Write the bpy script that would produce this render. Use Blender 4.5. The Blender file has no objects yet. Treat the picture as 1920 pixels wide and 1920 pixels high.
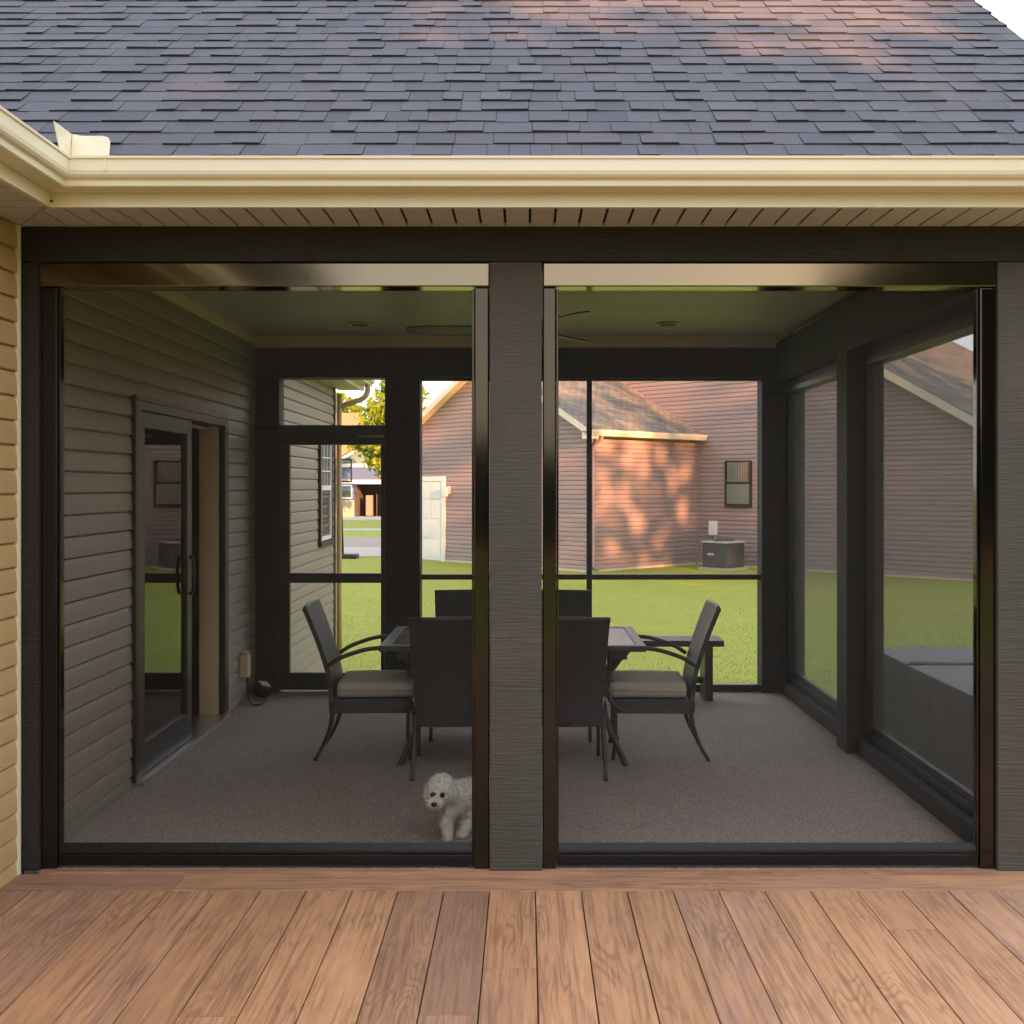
import bpy, bmesh, math, random
from mathutils import Vector, Matrix, Euler, noise as mnoise
R = math.radians
scene = bpy.context.scene
col = scene.collection
random.seed(7)

# ------------------------------------------------------------------ camera, world, sun
F = 2100.0 / 1920.0 * 36.0
cam_d = bpy.data.cameras.new("camera"); cam = bpy.data.objects.new("camera", cam_d); col.objects.link(cam)
cam.location = (0, 0, 1.59); cam.rotation_euler = (R(90), 0, 0)
cam_d.sensor_width = 36; cam_d.lens = F
cam_d.shift_x = -27 / 1920; cam_d.shift_y = -48 / 1920
cam_d.clip_start = 0.05; cam_d.clip_end = 2000
scene.camera = cam

SUN_EL, SUN_AZ = 10.0, 30.0            # azimuth: degrees to the right of straight behind the camera
sun_vec = Vector((math.sin(R(SUN_AZ)) * math.cos(R(SUN_EL)), -math.cos(R(SUN_AZ)) * math.cos(R(SUN_EL)), math.sin(R(SUN_EL))))
world = bpy.data.worlds.new("World"); scene.world = world; world.use_nodes = True
wn = world.node_tree.nodes; wl = world.node_tree.links; wn.clear()
sky = wn.new("ShaderNodeTexSky"); sky.sky_type = 'NISHITA'; sky.sun_disc = False
sky.sun_elevation = R(SUN_EL)
sky.sun_rotation = math.atan2(sun_vec.x, sun_vec.y)
sky.air_density = 1.0; sky.dust_density = 2.5; sky.ozone_density = 0.6
# thin even veil of white cloud over the clear sky
veil = wn.new("ShaderNodeMix"); veil.data_type = 'RGBA'; veil.inputs[0].default_value = 0.80
veil.inputs[7].default_value = (7.4, 7.7, 8.2, 1.0)
bg = wn.new("ShaderNodeBackground"); bg.inputs[1].default_value = 0.072
wo = wn.new("ShaderNodeOutputWorld")
wl.new(sky.outputs[0], veil.inputs[6]); wl.new(veil.outputs[2], bg.inputs[0]); wl.new(bg.outputs[0], wo.inputs[0])

sd = bpy.data.lights.new("sun", 'SUN'); sd.energy = 4.6; sd.angle = R(0.5); sd.color = (1.0, 0.44, 0.18)
so = bpy.data.objects.new("sun", sd); col.objects.link(so)
so.rotation_euler = sun_vec.to_track_quat('Z', 'Y').to_euler(); so.location = sun_vec * 60

vs = scene.view_settings
vs.view_transform = 'Standard'; vs.look = 'None'; vs.gamma = 1.0; vs.use_curve_mapping = False
vs.exposure = 2.47
scene.cycles.use_denoising = True
scene.cycles.max_bounces = 6; scene.cycles.caustics_reflective = False; scene.cycles.caustics_refractive = False; scene.cycles.adaptive_threshold = 0.02; scene.cycles.transparent_max_bounces = 16

# ------------------------------------------------------------------ helpers
CX, CY, FP, EYE = 987.0, 912.0, 2100.0, 1.59
def X(px, Y): return (px - CX) * Y / FP          # photo measurement -> metres at a known distance
def Z(py, Y): return EYE - (py - CY) * Y / FP

def tag(o, label=None, cat=None, group=None, kind=None):
    if label: o["label"] = label
    if cat: o["category"] = cat
    if group: o["group"] = group
    if kind: o["kind"] = kind
    return o
def link(o, parent=None):
    col.objects.link(o)
    if parent is not None:
        o.parent = parent
        if parent.type == 'EMPTY' and parent.parent is None:
            o.matrix_parent_inverse = Matrix.LocRotScale(parent.location, parent.rotation_euler, None).inverted() if not parent.get("_proto") else Matrix()
    return o
def thing(name, label, cat, loc=(0, 0, 0), group=None):
    o = bpy.data.objects.new(name, None); o.location = loc; o.empty_display_size = 0.1
    col.objects.link(o); tag(o, label, cat, group); return o
def mesh_obj(name, verts, faces, m, parent=None, smooth=False):
    me = bpy.data.meshes.new(name); me.from_pydata([tuple(v) for v in verts], [], faces); me.update()
    for mm in (m if isinstance(m, (list, tuple)) else [m]): me.materials.append(mm)
    if smooth:
        for p in me.polygons: p.use_smooth = True
    return link(bpy.data.objects.new(name, me), parent)
def bm_obj(name, bm, m, parent=None, smooth=False):
    bmesh.ops.recalc_face_normals(bm, faces=bm.faces)
    me = bpy.data.meshes.new(name); bm.to_mesh(me); bm.free()
    for mm in (m if isinstance(m, (list, tuple)) else [m]): me.materials.append(mm)
    if smooth:
        for p in me.polygons: p.use_smooth = True
    return link(bpy.data.objects.new(name, me), parent)
def add_box(bm, x0, x1, y0, y1, z0, z1, bev=0.0, M=None):
    vs_ = [bm.verts.new(p) for p in ((x0,y0,z0),(x1,y0,z0),(x1,y1,z0),(x0,y1,z0),(x0,y0,z1),(x1,y0,z1),(x1,y1,z1),(x0,y1,z1))]
    fs = [bm.faces.new([vs_[i] for i in f]) for f in ((0,3,2,1),(4,5,6,7),(0,1,5,4),(1,2,6,5),(2,3,7,6),(3,0,4,7))]
    if bev > 0:
        es = list({e for f in fs for e in f.edges})
        r = bmesh.ops.bevel(bm, geom=es, offset=bev, segments=2, affect='EDGES', profile=0.7)
        vs_ = list({v for v in r['verts']})
    if M is not None: bmesh.ops.transform(bm, matrix=M, verts=[v for v in vs_ if v.is_valid])
def box(name, x0, x1, y0, y1, z0, z1, m, parent=None, bev=0.004, M=None):
    bm = bmesh.new(); add_box(bm, min(x0,x1), max(x0,x1), min(y0,y1), max(y0,y1), min(z0,z1), max(z0,z1), bev)
    if M is not None: bm.transform(M)
    return bm_obj(name, bm, m, parent)
def boxes(name, lst, m, parent=None, bev=0.004, M=None):
    bm = bmesh.new()
    for b in lst: add_box(bm, *b, bev)
    if M is not None: bm.transform(M)
    return bm_obj(name, bm, m, parent)
def add_tube(bm, pts, rad, seg=8, flat=1.0, closed=False):
    pts = [Vector(p) for p in pts]; n = len(pts); rings = []
    up = None
    for i, p in enumerate(pts):
        t = (pts[min(i+1, n-1)] - pts[max(i-1, 0)]).normalized()
        if up is None:
            up = Vector((0,0,1)) if abs(t.z) < 0.9 else Vector((0,1,0))
        a = t.cross(up).normalized(); b = a.cross(t).normalized(); up = b
        r = rad[i] if isinstance(rad, (list, tuple)) else rad
        rings.append([bm.verts.new(p + a * math.cos(k*2*math.pi/seg) * r * flat + b * math.sin(k*2*math.pi/seg) * r) for k in range(seg)])
    for i in range(n - 1):
        for k in range(seg):
            bm.faces.new([rings[i][k], rings[i][(k+1)%seg], rings[i+1][(k+1)%seg], rings[i+1][k]])
    bm.faces.new(list(reversed(rings[0]))); bm.faces.new(rings[-1])
def tube(name, pts, rad, m, parent=None, seg=8, flat=1.0):
    bm = bmesh.new(); add_tube(bm, pts, rad, seg, flat); return bm_obj(name, bm, m, parent, True)
def smooth_path(ctrl, n=6):
    c = [Vector(p) for p in ctrl]; c = [2*c[0]-c[1]] + c + [2*c[-1]-c[-2]]; out = []
    for i in range(1, len(c) - 2):
        for k in range(n):
            t = k / n; p0, p1, p2, p3 = c[i-1], c[i], c[i+1], c[i+2]
            out.append(0.5*((2*p1)+(p2-p0)*t+(2*p0-5*p1+4*p2-p3)*t*t+(3*p1-p0-3*p2+p3)*t**3))
    out.append(c[-2]); return out
def copy_tree(o, parent=None):
    c = o.copy(); col.objects.link(c); c.parent = parent
    for ch in o.children: copy_tree(ch, c)
    return c

# ------------------------------------------------------------------ materials
def new_mat(name):
    m = bpy.data.materials.new(name); m.use_nodes = True
    nt = m.node_tree; nt.nodes.clear()
    out = nt.nodes.new("ShaderNodeOutputMaterial")
    b = nt.nodes.new("ShaderNodeBsdfPrincipled"); nt.links.new(b.outputs[0], out.inputs[0])
    return m, nt, b, out
def c4(c): return (c[0], c[1], c[2], 1.0)
def srgb(r, g, b):
    f = lambda v: ((v/255+0.055)/1.055)**2.4 if v > 10 else v/255/12.92
    return (f(r), f(g), f(b))
def node(nt, t, **kw):
    n = nt.nodes.new(t)
    for k, v in kw.items(): setattr(n, k, v)
    return n
def mixc(nt, fac, a, b, mode='MIX'):
    n = node(nt, "ShaderNodeMix", data_type='RGBA', blend_type=mode)
    for s, v in ((0, fac), (6, a), (7, b)):
        if hasattr(v, 'links') or isinstance(v, bpy.types.NodeSocket): nt.links.new(v, n.inputs[s])
        else: n.inputs[s].default_value = v if s == 0 else c4(v)
    return n.outputs[2]
def math_n(nt, op, a, b=None):
    n = node(nt, "ShaderNodeMath", operation=op)
    for i, v in enumerate((a, b)):
        if v is None: continue
        if isinstance(v, bpy.types.NodeSocket): nt.links.new(v, n.inputs[i])
        else: n.inputs[i].default_value = v
    return n.outputs[0]
def coords(nt, scale=(1,1,1), offset_random=True, rot=(0,0,0)):
    tc = node(nt, "ShaderNodeTexCoord"); mp = node(nt, "ShaderNodeMapping")
    mp.inputs['Scale'].default_value = scale; mp.inputs['Rotation'].default_value = rot
    nt.links.new(tc.outputs['Object'], mp.inputs['Vector'])
    oi = node(nt, "ShaderNodeObjectInfo")
    if offset_random:
        mm = node(nt, "ShaderNodeVectorMath", operation='SCALE'); mm.inputs[0].default_value = (37, 53, 29)
        nt.links.new(oi.outputs['Random'], mm.inputs['Scale']); nt.links.new(mm.outputs[0], mp.inputs['Location'])
    return mp.outputs[0], oi
def noise_t(nt, vec, scale, detail=4, rough=0.55, dist=0.0):
    n = node(nt, "ShaderNodeTexNoise"); nt.links.new(vec, n.inputs['Vector'])
    n.inputs['Scale'].default_value = scale; n.inputs['Detail'].default_value = detail
    n.inputs['Roughness'].default_value = rough; n.inputs['Distortion'].default_value = dist
    return n.outputs['Fac']
def ramp(nt, fac, stops):
    r = node(nt, "ShaderNodeValToRGB"); nt.links.new(fac, r.inputs[0])
    e = r.color_ramp.elements
    while len(e) < len(stops): e.new(0.5)
    for i, (p, c) in enumerate(stops):
        e[i].position = p; e[i].color = c4(c) if len(c) == 3 else c
    return r.outputs[0]
def bump(nt, b, h, strength=0.3, dist=0.01):
    n = node(nt, "ShaderNodeBump"); n.inputs['Strength'].default_value = strength; n.inputs['Distance'].default_value = dist
    nt.links.new(h, n.inputs['Height']); nt.links.new(n.outputs[0], b.inputs['Normal'])
def simple(name, c, rough=0.6, var=0.15, scale=6, metal=0.0, stretch=(1,1,1), bmp=0.0, bscale=60, objvar=0.0, spec=None):
    m, nt, b, _ = new_mat(name)
    v, oi = coords(nt, stretch)
    f = noise_t(nt, v, scale)
    lo = tuple(x*(1-var) for x in c); hi = tuple(min(1, x*(1+var)) for x in c)
    cc = mixc(nt, f, lo, hi)
    if objvar:
        k = node(nt, "ShaderNodeMapRange"); nt.links.new(oi.outputs['Random'], k.inputs[0])
        k.inputs[3].default_value = 1-objvar; k.inputs[4].default_value = 1+objvar
        cc2 = node(nt, "ShaderNodeVectorMath", operation='SCALE'); nt.links.new(cc, cc2.inputs[0]); nt.links.new(k.outputs[0], cc2.inputs['Scale'])
        cc = cc2.outputs[0]
    nt.links.new(cc, b.inputs['Base Color'])
    b.inputs['Roughness'].default_value = rough; b.inputs['Metallic'].default_value = metal
    if spec is not None: b.inputs['Specular IOR Level'].default_value = spec
    if bmp: bump(nt, b, noise_t(nt, v, bscale, 5, 0.6), bmp, 0.004)
    return m

M = {}
M['trim'] = simple('cream_trim', srgb(212,205,180), 0.3, 0.06, 3, bmp=0.03, bscale=25)
M['soffit'] = simple('cream_soffit', srgb(184,187,188), 0.5, 0.05, 3, objvar=0.03)
M['siding'] = simple('tan_sunset_siding', srgb(180,152,108), 0.5, 0.07, 4, stretch=(1,0.15,1), bmp=0.05, bscale=40, objvar=0.025)  # sunset glow on the outside stretch is painted into this colour
M['unlit_siding'] = simple('taupe_unlit_siding', srgb(140,129,116), 0.5, 0.07, 4, stretch=(1,0.15,1), bmp=0.05, bscale=40, objvar=0.025)  # same house siding without the painted sunset glow
M['neighbour_siding'] = simple('red_brown_siding', srgb(148,128,126), 0.55, 0.08, 1.5, bmp=0.03, objvar=0.03)
M['neighbour_trim'] = simple('neighbour_trim', srgb(215,205,190), 0.5, 0.05, 2)
M['white'] = simple('white_paint', (0.72,0.72,0.70), 0.5, 0.05, 3)
M['frame'] = simple('dark_bronze_frame', (0.011,0.011,0.011), 0.42, 0.2, 5)
M['black_metal'] = simple('black_aluminium', (0.006,0.006,0.007), 0.25, 0.15, 4, bmp=0.02, bscale=9, spec=0.3)
M['shiny'] = simple('gold_sheen_aluminium', (0.006,0.005,0.004), 0.10, 0.08, 5, bmp=0.03, bscale=7, spec=1.0)
_b = [n for n in M['shiny'].node_tree.nodes if n.type == 'BSDF_PRINCIPLED'][0]
_b.inputs['Specular Tint'].default_value = (1.0, 0.80, 0.55, 1); _b.inputs['IOR'].default_value = 1.70  # black metal; gold of the reflected sunset sky is put into the tint
M['track'] = simple('gold_sheen_track', (0.005,0.005,0.005), 0.09, 0.08, 5, bmp=0.02, bscale=7, spec=0.5)
[n for n in M['track'].node_tree.nodes if n.type == 'BSDF_PRINCIPLED'][0].inputs['Specular Tint'].default_value = (1.0, 0.84, 0.62, 1)  # warm sky reflection tinted into the tracks too, more weakly
M['hem'] = simple('gathered_mesh_hem', (0.007,0.0075,0.0075), 0.4, 0.3, 30, spec=0.22)
M['rubber'] = simple('black_rubber', (0.012,0.012,0.012), 0.6, 0.2, 8)
M['concrete'] = simple('concrete', (0.36,0.34,0.31), 0.85, 0.15, 2.5, bmp=0.2, bscale=50)
M['driveway'] = simple('driveway_concrete', (0.40,0.37,0.34), 0.9, 0.1, 0.8)
M['street'] = simple('street_concrete', (0.30,0.24,0.22), 0.9, 0.1, 0.6)
M['chair_metal'] = simple('brown_black_metal', (0.035,0.031,0.028), 0.4, 0.2, 8)
M['cushion'] = simple('taupe_cushion', srgb(178,168,152), 0.85, 0.08, 12, bmp=0.25, bscale=220)
M['interior'] = simple('interior_paint', srgb(170,150,120), 0.8, 0.05, 2)
M['wood_floor'] = simple('interior_wood', srgb(150,95,50), 0.4, 0.2, 5)
M['jamb'] = simple('cream_jamb', srgb(222,202,160), 0.5, 0.05, 3)
M['beige'] = simple('beige_plastic', srgb(205,185,155), 0.45, 0.05, 5)
M['silver'] = simple('silver_metal', (0.6,0.6,0.6), 0.3, 0.05, 5, metal=0.9)
M['ac_dark'] = simple('ac_louvre', (0.06,0.065,0.07), 0.5, 0.15, 8)
M['ac_light'] = simple('ac_top', (0.42,0.42,0.42), 0.5, 0.1, 6)
M['nose'] = simple('dog_nose', (0.012,0.01,0.01), 0.3, 0.1, 8)
M['blue_siding'] = simple('blue_siding', srgb(72,96,140), 0.6, 0.06, 2)
M['teal_siding'] = simple('teal_siding', srgb(98,124,132), 0.6, 0.06, 2)
M['stone'] = simple('stone_base', srgb(165,155,130), 0.85, 0.25, 6)
M['tan_roof'] = simple('tan_roof', srgb(170,125,95), 0.9, 0.15, 3)
M['cream_wall'] = simple('cream_wall', srgb(200,180,150), 0.7, 0.05, 2)
M['tub_cabinet'] = simple('hot_tub_cabinet', (0.035,0.035,0.038), 0.5, 0.15, 5)
M['tub_cover'] = simple('vinyl_cover', (0.12,0.125,0.145), 0.45, 0.1, 4, bmp=0.1, bscale=12)
M['foundation'] = simple('foundation', srgb(200,185,160), 0.9, 0.15, 3)
M['dark_void'] = simple('garage_interior', (0.10,0.085,0.075), 0.9, 0.2, 1)
M['outlet_white'] = simple('pale_plastic', (0.7,0.7,0.72), 0.4, 0.03, 5)
M['bark'] = simple('bark', (0.09,0.065,0.045), 0.9, 0.35, 6, stretch=(1,1,0.2), bmp=0.6, bscale=12)
M['ceiling'] = simple('painted_ceiling_board', srgb(178,174,170), 0.48, 0.05, 3, objvar=0.03)
M['crown'] = simple('painted_crown', srgb(205,195,165), 0.45, 0.04, 3)

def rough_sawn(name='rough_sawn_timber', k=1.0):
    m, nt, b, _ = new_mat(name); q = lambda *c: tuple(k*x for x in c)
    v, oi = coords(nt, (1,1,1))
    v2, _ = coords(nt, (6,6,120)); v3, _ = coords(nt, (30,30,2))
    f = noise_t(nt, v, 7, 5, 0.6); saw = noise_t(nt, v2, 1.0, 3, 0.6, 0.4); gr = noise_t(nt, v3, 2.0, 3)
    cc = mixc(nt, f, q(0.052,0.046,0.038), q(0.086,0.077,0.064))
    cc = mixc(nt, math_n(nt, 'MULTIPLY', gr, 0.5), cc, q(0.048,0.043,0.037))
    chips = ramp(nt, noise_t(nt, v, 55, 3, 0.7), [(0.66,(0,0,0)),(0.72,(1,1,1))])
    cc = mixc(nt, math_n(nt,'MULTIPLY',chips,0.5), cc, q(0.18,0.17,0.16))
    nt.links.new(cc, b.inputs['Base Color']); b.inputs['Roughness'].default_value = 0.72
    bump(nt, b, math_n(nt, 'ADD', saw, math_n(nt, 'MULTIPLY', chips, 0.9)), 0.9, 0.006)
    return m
M['timber'] = rough_sawn('rough_sawn_timber', 0.82); M['dark_timber'] = rough_sawn('darkened_timber', 0.24); M['beam_timber'] = rough_sawn('darkened_beam_timber', 0.15)  # same timber with its colour scaled down for the darker members

def deck_mat(name, cross=False):
    sw = (lambda t: (t[1], t[0], t[2])) if cross else (lambda t: t)
    m, nt, b, _ = new_mat(name)
    v, oi = coords(nt, sw((1,1,1)), True)
    vs1, _ = coords(nt, sw((14,1.5,14)), True); vs2, _ = coords(nt, sw((75,2.2,75)), True)
    blot = ramp(nt, noise_t(nt, vs1, 1.1, 7, 0.72, 1.6), [(0.1,(0,0,0)),(0.9,(1,1,1))])
    streak = noise_t(nt, vs1, 1.6, 5, 0.6, 1.0)
    fine = noise_t(nt, vs2, 1.0, 3, 0.6)
    # cathedral grain: contour bands of a stretched noise field
    vs3, _ = coords(nt, sw((9,1.3,9)), True)
    field = noise_t(nt, vs3, 0.8, 2, 0.45, 0.3)
    rings = math_n(nt, 'SINE', math_n(nt, 'MULTIPLY', field, 120.0))
    rings = math_n(nt, 'ADD', math_n(nt, 'MULTIPLY', rings, 0.5), 0.5)
    patch = ramp(nt, noise_t(nt, v, 3.0, 2), [(0.47,(0,0,0)),(0.62,(1,1,1))])
    ring_amt = math_n(nt, 'MULTIPLY', math_n(nt, 'MULTIPLY', math_n(nt,'POWER',rings,2.5), patch), 0.42)
    warm = mixc(nt, blot, srgb(150,105,74), srgb(204,155,116))
    cool = mixc(nt, blot, srgb(128,94,77), srgb(178,136,113))
    sel = math_n(nt, 'ADD', oi.outputs['Random'], math_n(nt, 'MULTIPLY', math_n(nt, 'SUBTRACT', streak, 0.5), 1.6))
    selr = ramp(nt, sel, [(0.30,(0,0,0)),(0.80,(1,1,1))])
    cc = mixc(nt, selr, warm, cool)
    tone = math_n(nt, 'FRACT', math_n(nt, 'MULTIPLY', oi.outputs['Random'], 7.31))
    k = node(nt, "ShaderNodeMapRange"); nt.links.new(tone, k.inputs[0]); k.inputs[3].default_value = 0.84; k.inputs[4].default_value = 1.1
    sc_ = node(nt, "ShaderNodeVectorMath", operation='SCALE'); nt.links.new(cc, sc_.inputs[0]); nt.links.new(k.outputs[0], sc_.inputs['Scale'])
    cc = mixc(nt, ring_amt, sc_.outputs[0], srgb(96,70,56))
    cc = mixc(nt, math_n(nt, 'MULTIPLY', ramp(nt, fine, [(0.50,(0,0,0)),(0.60,(1,1,1))]), 0.40), cc, srgb(98,68,50))
    nt.links.new(cc, b.inputs['Base Color']); b.inputs['Roughness'].default_value = 0.6
    bump(nt, b, math_n(nt, 'ADD', math_n(nt,'MULTIPLY',fine,0.6), ring_amt), 0.35, 0.002)
    return m
M['deck'] = deck_mat('oak_look_decking'); M['deck_cross'] = deck_mat('oak_look_border', True)

def shingle_mat():
    m, nt, b, _ = new_mat('asphalt_shingle')
    v, oi = coords(nt, (1,1,1))
    g = node(nt, "ShaderNodeNewGeometry")
    rnd = math_n(nt, 'FRACT', math_n(nt, 'ADD', math_n(nt,'MULTIPLY',oi.outputs['Random'],5.77), g.outputs['Random Per Island']))
    base = ramp(nt, rnd, [(0.0,(0.042,0.043,0.061)),(0.35,(0.052,0.053,0.073)),(0.65,(0.058,0.059,0.079)),(0.9,(0.058,0.054,0.073)),(1.0,(0.068,0.069,0.089))])
    gr = noise_t(nt, v, 260, 2, 0.7)
    cc = mixc(nt, ramp(nt, gr, [(0.3,(0,0,0)),(0.7,(1,1,1))]), (0.55,0.55,0.55), (1.35,1.35,1.35))
    bl = mixc(nt, noise_t(nt, v, 6, 4), (0.85,0.85,0.87), (1.15,1.14,1.12))
    nt.links.new(mixc(nt, 1.0, mixc(nt, 1.0, base, cc, 'MULTIPLY'), bl, 'MULTIPLY'), b.inputs['Base Color'])
    b.inputs['Roughness'].default_value = 0.85
    bump(nt, b, gr, 0.4, 0.003)
    return m
M['shingle'] = shingle_mat()
M['shingle_edge'] = simple('asphalt_core', (0.018,0.017,0.019), 0.8, 0.3, 20)

def far_shingles(name, c1, c2, c3):
    m, nt, b, _ = new_mat(name)
    tc = node(nt, "ShaderNodeTexCoord"); br = node(nt, "ShaderNodeTexBrick")
    nt.links.new(tc.outputs['UV'], br.inputs['Vector'])
    br.inputs['Color1'].default_value = c4(c1); br.inputs['Color2'].default_value = c4(c2); br.inputs['Mortar'].default_value = c4(c3)
    br.inputs['Scale'].default_value = 1.0; br.inputs['Brick Width'].default_value = 0.28; br.inputs['Row Height'].default_value = 0.14
    br.inputs['Mortar Size'].default_value = 0.012; br.inputs['Bias'].default_value = 0.0
    n = ramp(nt, noise_t(nt, tc.outputs['UV'], 1.9, 6, 0.72), [(0.3,(0,0,0)),(0.7,(1,1,1))])
    cc = mixc(nt, 1.0, br.outputs[0], mixc(nt, n, (0.6,0.6,0.6), (1.4,1.4,1.4)), 'MULTIPLY')
    nt.links.new(cc, b.inputs['Base Color']); b.inputs['Roughness'].default_value = 0.9
    return m
M['far_shingle'] = far_shingles('weathered_grey_shingles', (0.13,0.125,0.115), (0.21,0.195,0.17), (0.06,0.058,0.052))
M['own_far_shingle'] = far_shingles('dark_grey_shingles', (0.06,0.06,0.07), (0.09,0.09,0.10), (0.03,0.03,0.033))

def carpet():
    m, nt, b, _ = new_mat('speckled_outdoor_carpet')
    v, oi = coords(nt)
    s = noise_t(nt, v, 130, 3, 0.75); l = noise_t(nt, v, 2.2, 4); t = noise_t(nt, v, 26, 2, 0.6)
    cc = mixc(nt, ramp(nt, s, [(0.36,(0,0,0)),(0.64,(1,1,1))]), (0.125,0.098,0.080), (0.53,0.435,0.37))
    cc = mixc(nt, 1.0, cc, mixc(nt, l, (0.85,0.85,0.86), (1.12,1.1,1.08)), 'MULTIPLY')
    cc = mixc(nt, 1.0, cc, mixc(nt, t, (0.88,0.88,0.88), (1.12,1.12,1.12)), 'MULTIPLY')
    nt.links.new(cc, b.inputs['Base Color']); b.inputs['Roughness'].default_value = 0.95
    bump(nt, b, s, 0.8, 0.006); return m
M['carpet'] = carpet()

def grass_ground():
    m, nt, b, _ = new_mat('lawn')
    v, oi = coords(nt); v2, _ = coords(nt, (0.5,2.2,1))
    l = noise_t(nt, v2, 0.9, 5, 0.6); s = noise_t(nt, v, 22, 4, 0.7)
    cc = mixc(nt, l, (0.19,0.235,0.020), (0.34,0.355,0.036))
    cc = mixc(nt, 1.0, cc, mixc(nt, s, (0.8,0.8,0.8), (1.2,1.2,1.2)), 'MULTIPLY')
    nt.links.new(cc, b.inputs['Base Color']); b.inputs['Roughness'].default_value = 0.9
    bump(nt, b, s, 0.5, 0.05); return m
M['lawn'] = grass_ground()
def leafy(name, c1, c2, transl=0.35):
    m, nt, b, out = new_mat(name)
    g = node(nt, "ShaderNodeNewGeometry")
    cc = mixc(nt, g.outputs['Random Per Island'], c1, c2)
    nt.links.new(cc, b.inputs['Base Color']); b.inputs['Roughness'].default_value = 0.6
    t = node(nt, "ShaderNodeBsdfTranslucent"); nt.links.new(cc, t.inputs[0])
    mx = node(nt, "ShaderNodeMixShader"); mx.inputs[0].default_value = transl
    nt.links.new(b.outputs[0], mx.inputs[1]); nt.links.new(t.outputs[0], mx.inputs[2]); nt.links.new(mx.outputs[0], out.inputs[0])
    return m
M['blade'] = leafy('grass_blade', (0.20,0.22,0.022), (0.31,0.33,0.038), 0.35)
M['leaf'] = leafy('leaf', (0.035,0.06,0.012), (0.08,0.11,0.02))
M['leaf_yellow'] = leafy('yellow_green_leaf', (0.14,0.22,0.014), (0.38,0.46,0.03), 0.45)

def glass(name, tint=(0.9,0.92,0.9), rough=0.0, ior=1.5, refl_min=0.0):
    m, nt, b, out = new_mat(name); nt.nodes.remove(b)
    t = node(nt, "ShaderNodeBsdfTransparent"); t.inputs[0].default_value = c4(tint)
    g = node(nt, "ShaderNodeBsdfGlossy"); g.inputs['Roughness'].default_value = rough
    fr = node(nt, "ShaderNodeFresnel"); fr.inputs[0].default_value = ior
    mx = node(nt, "ShaderNodeMixShader")
    f = math_n(nt, 'ADD', math_n(nt, 'MULTIPLY', fr.outputs[0], 1.0), refl_min)
    nt.links.new(f, mx.inputs[0]); nt.links.new(t.outputs[0], mx.inputs[1]); nt.links.new(g.outputs[0], mx.inputs[2])
    nt.links.new(mx.outputs[0], out.inputs[0]); return m
M['glass'] = glass('window_glass', refl_min=0.04)
M['clear_glass'] = glass('clear_glass', (0.97,0.97,0.96), ior=1.25)
def mesh_screen(name, opening, c):
    m, nt, b, out = new_mat(name)
    b.inputs['Base Color'].default_value = c4(c); b.inputs['Roughness'].default_value = 0.6; b.inputs['Specular IOR Level'].default_value = 0.3
    t = node(nt, "ShaderNodeBsdfTransparent")
    mx = node(nt, "ShaderNodeMixShader"); mx.inputs[0].default_value = 1 - opening
    nt.links.new(t.outputs[0], mx.inputs[1]); nt.links.new(b.outputs[0], mx.inputs[2]); nt.links.new(mx.outputs[0], out.inputs[0]); return m
M['solar_mesh'] = mesh_screen('solar_screen_mesh', 0.84, (0.016,0.015,0.014))
M['side_mesh'] = mesh_screen('side_solar_mesh', 0.54, (0.22,0.22,0.22))
M['insect_mesh'] = mesh_screen('insect_mesh', 0.93, (0.05,0.05,0.05))

def weave():
    m, nt, b, _ = new_mat('black_resin_weave')
    v, oi = coords(nt, (1,1,1), False)
    w1 = node(nt, "ShaderNodeTexWave", wave_type='BANDS', bands_direction='Z'); nt.links.new(v, w1.inputs['Vector']); w1.inputs['Scale'].default_value = 38
    w2 = node(nt, "ShaderNodeTexWave", wave_type='BANDS', bands_direction='Y'); nt.links.new(v, w2.inputs['Vector']); w2.inputs['Scale'].default_value = 38
    h = math_n(nt, 'MULTIPLY', w1.outputs['Fac'], w2.outputs['Fac'])
    nt.links.new(mixc(nt, h, (0.016,0.016,0.017), (0.062,0.062,0.064)), b.inputs['Base Color'])
    b.inputs['Roughness'].default_value = 0.42; bump(nt, b, h, 0.6, 0.004); return m
M['weave'] = weave()
def tile_top():
    m, nt, b, _ = new_mat('slate_tile_top')
    v, oi = coords(nt)
    n = noise_t(nt, v, 9, 5, 0.65, 0.8)
    nt.links.new(ramp(nt, n, [(0.3,(0.05,0.048,0.045)),(0.55,(0.12,0.10,0.085)),(0.75,(0.20,0.17,0.14))]), b.inputs['Base Color'])
    b.inputs['Roughness'].default_value = 0.25; bump(nt, b, n, 0.2, 0.003); return m
M['slate'] = tile_top()
def fur_mat():
    m, nt, b, _ = new_mat('white_fur')
    v, oi = coords(nt)
    n = noise_t(nt, v, 60, 4, 0.6)
    nt.links.new(mixc(nt, n, (0.74,0.69,0.60), (0.92,0.89,0.83)), b.inputs['Base Color'])
    b.inputs['Roughness'].default_value = 0.9; bump(nt, b, n, 0.6, 0.006); return m
M['fur'] = fur_mat()

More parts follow.
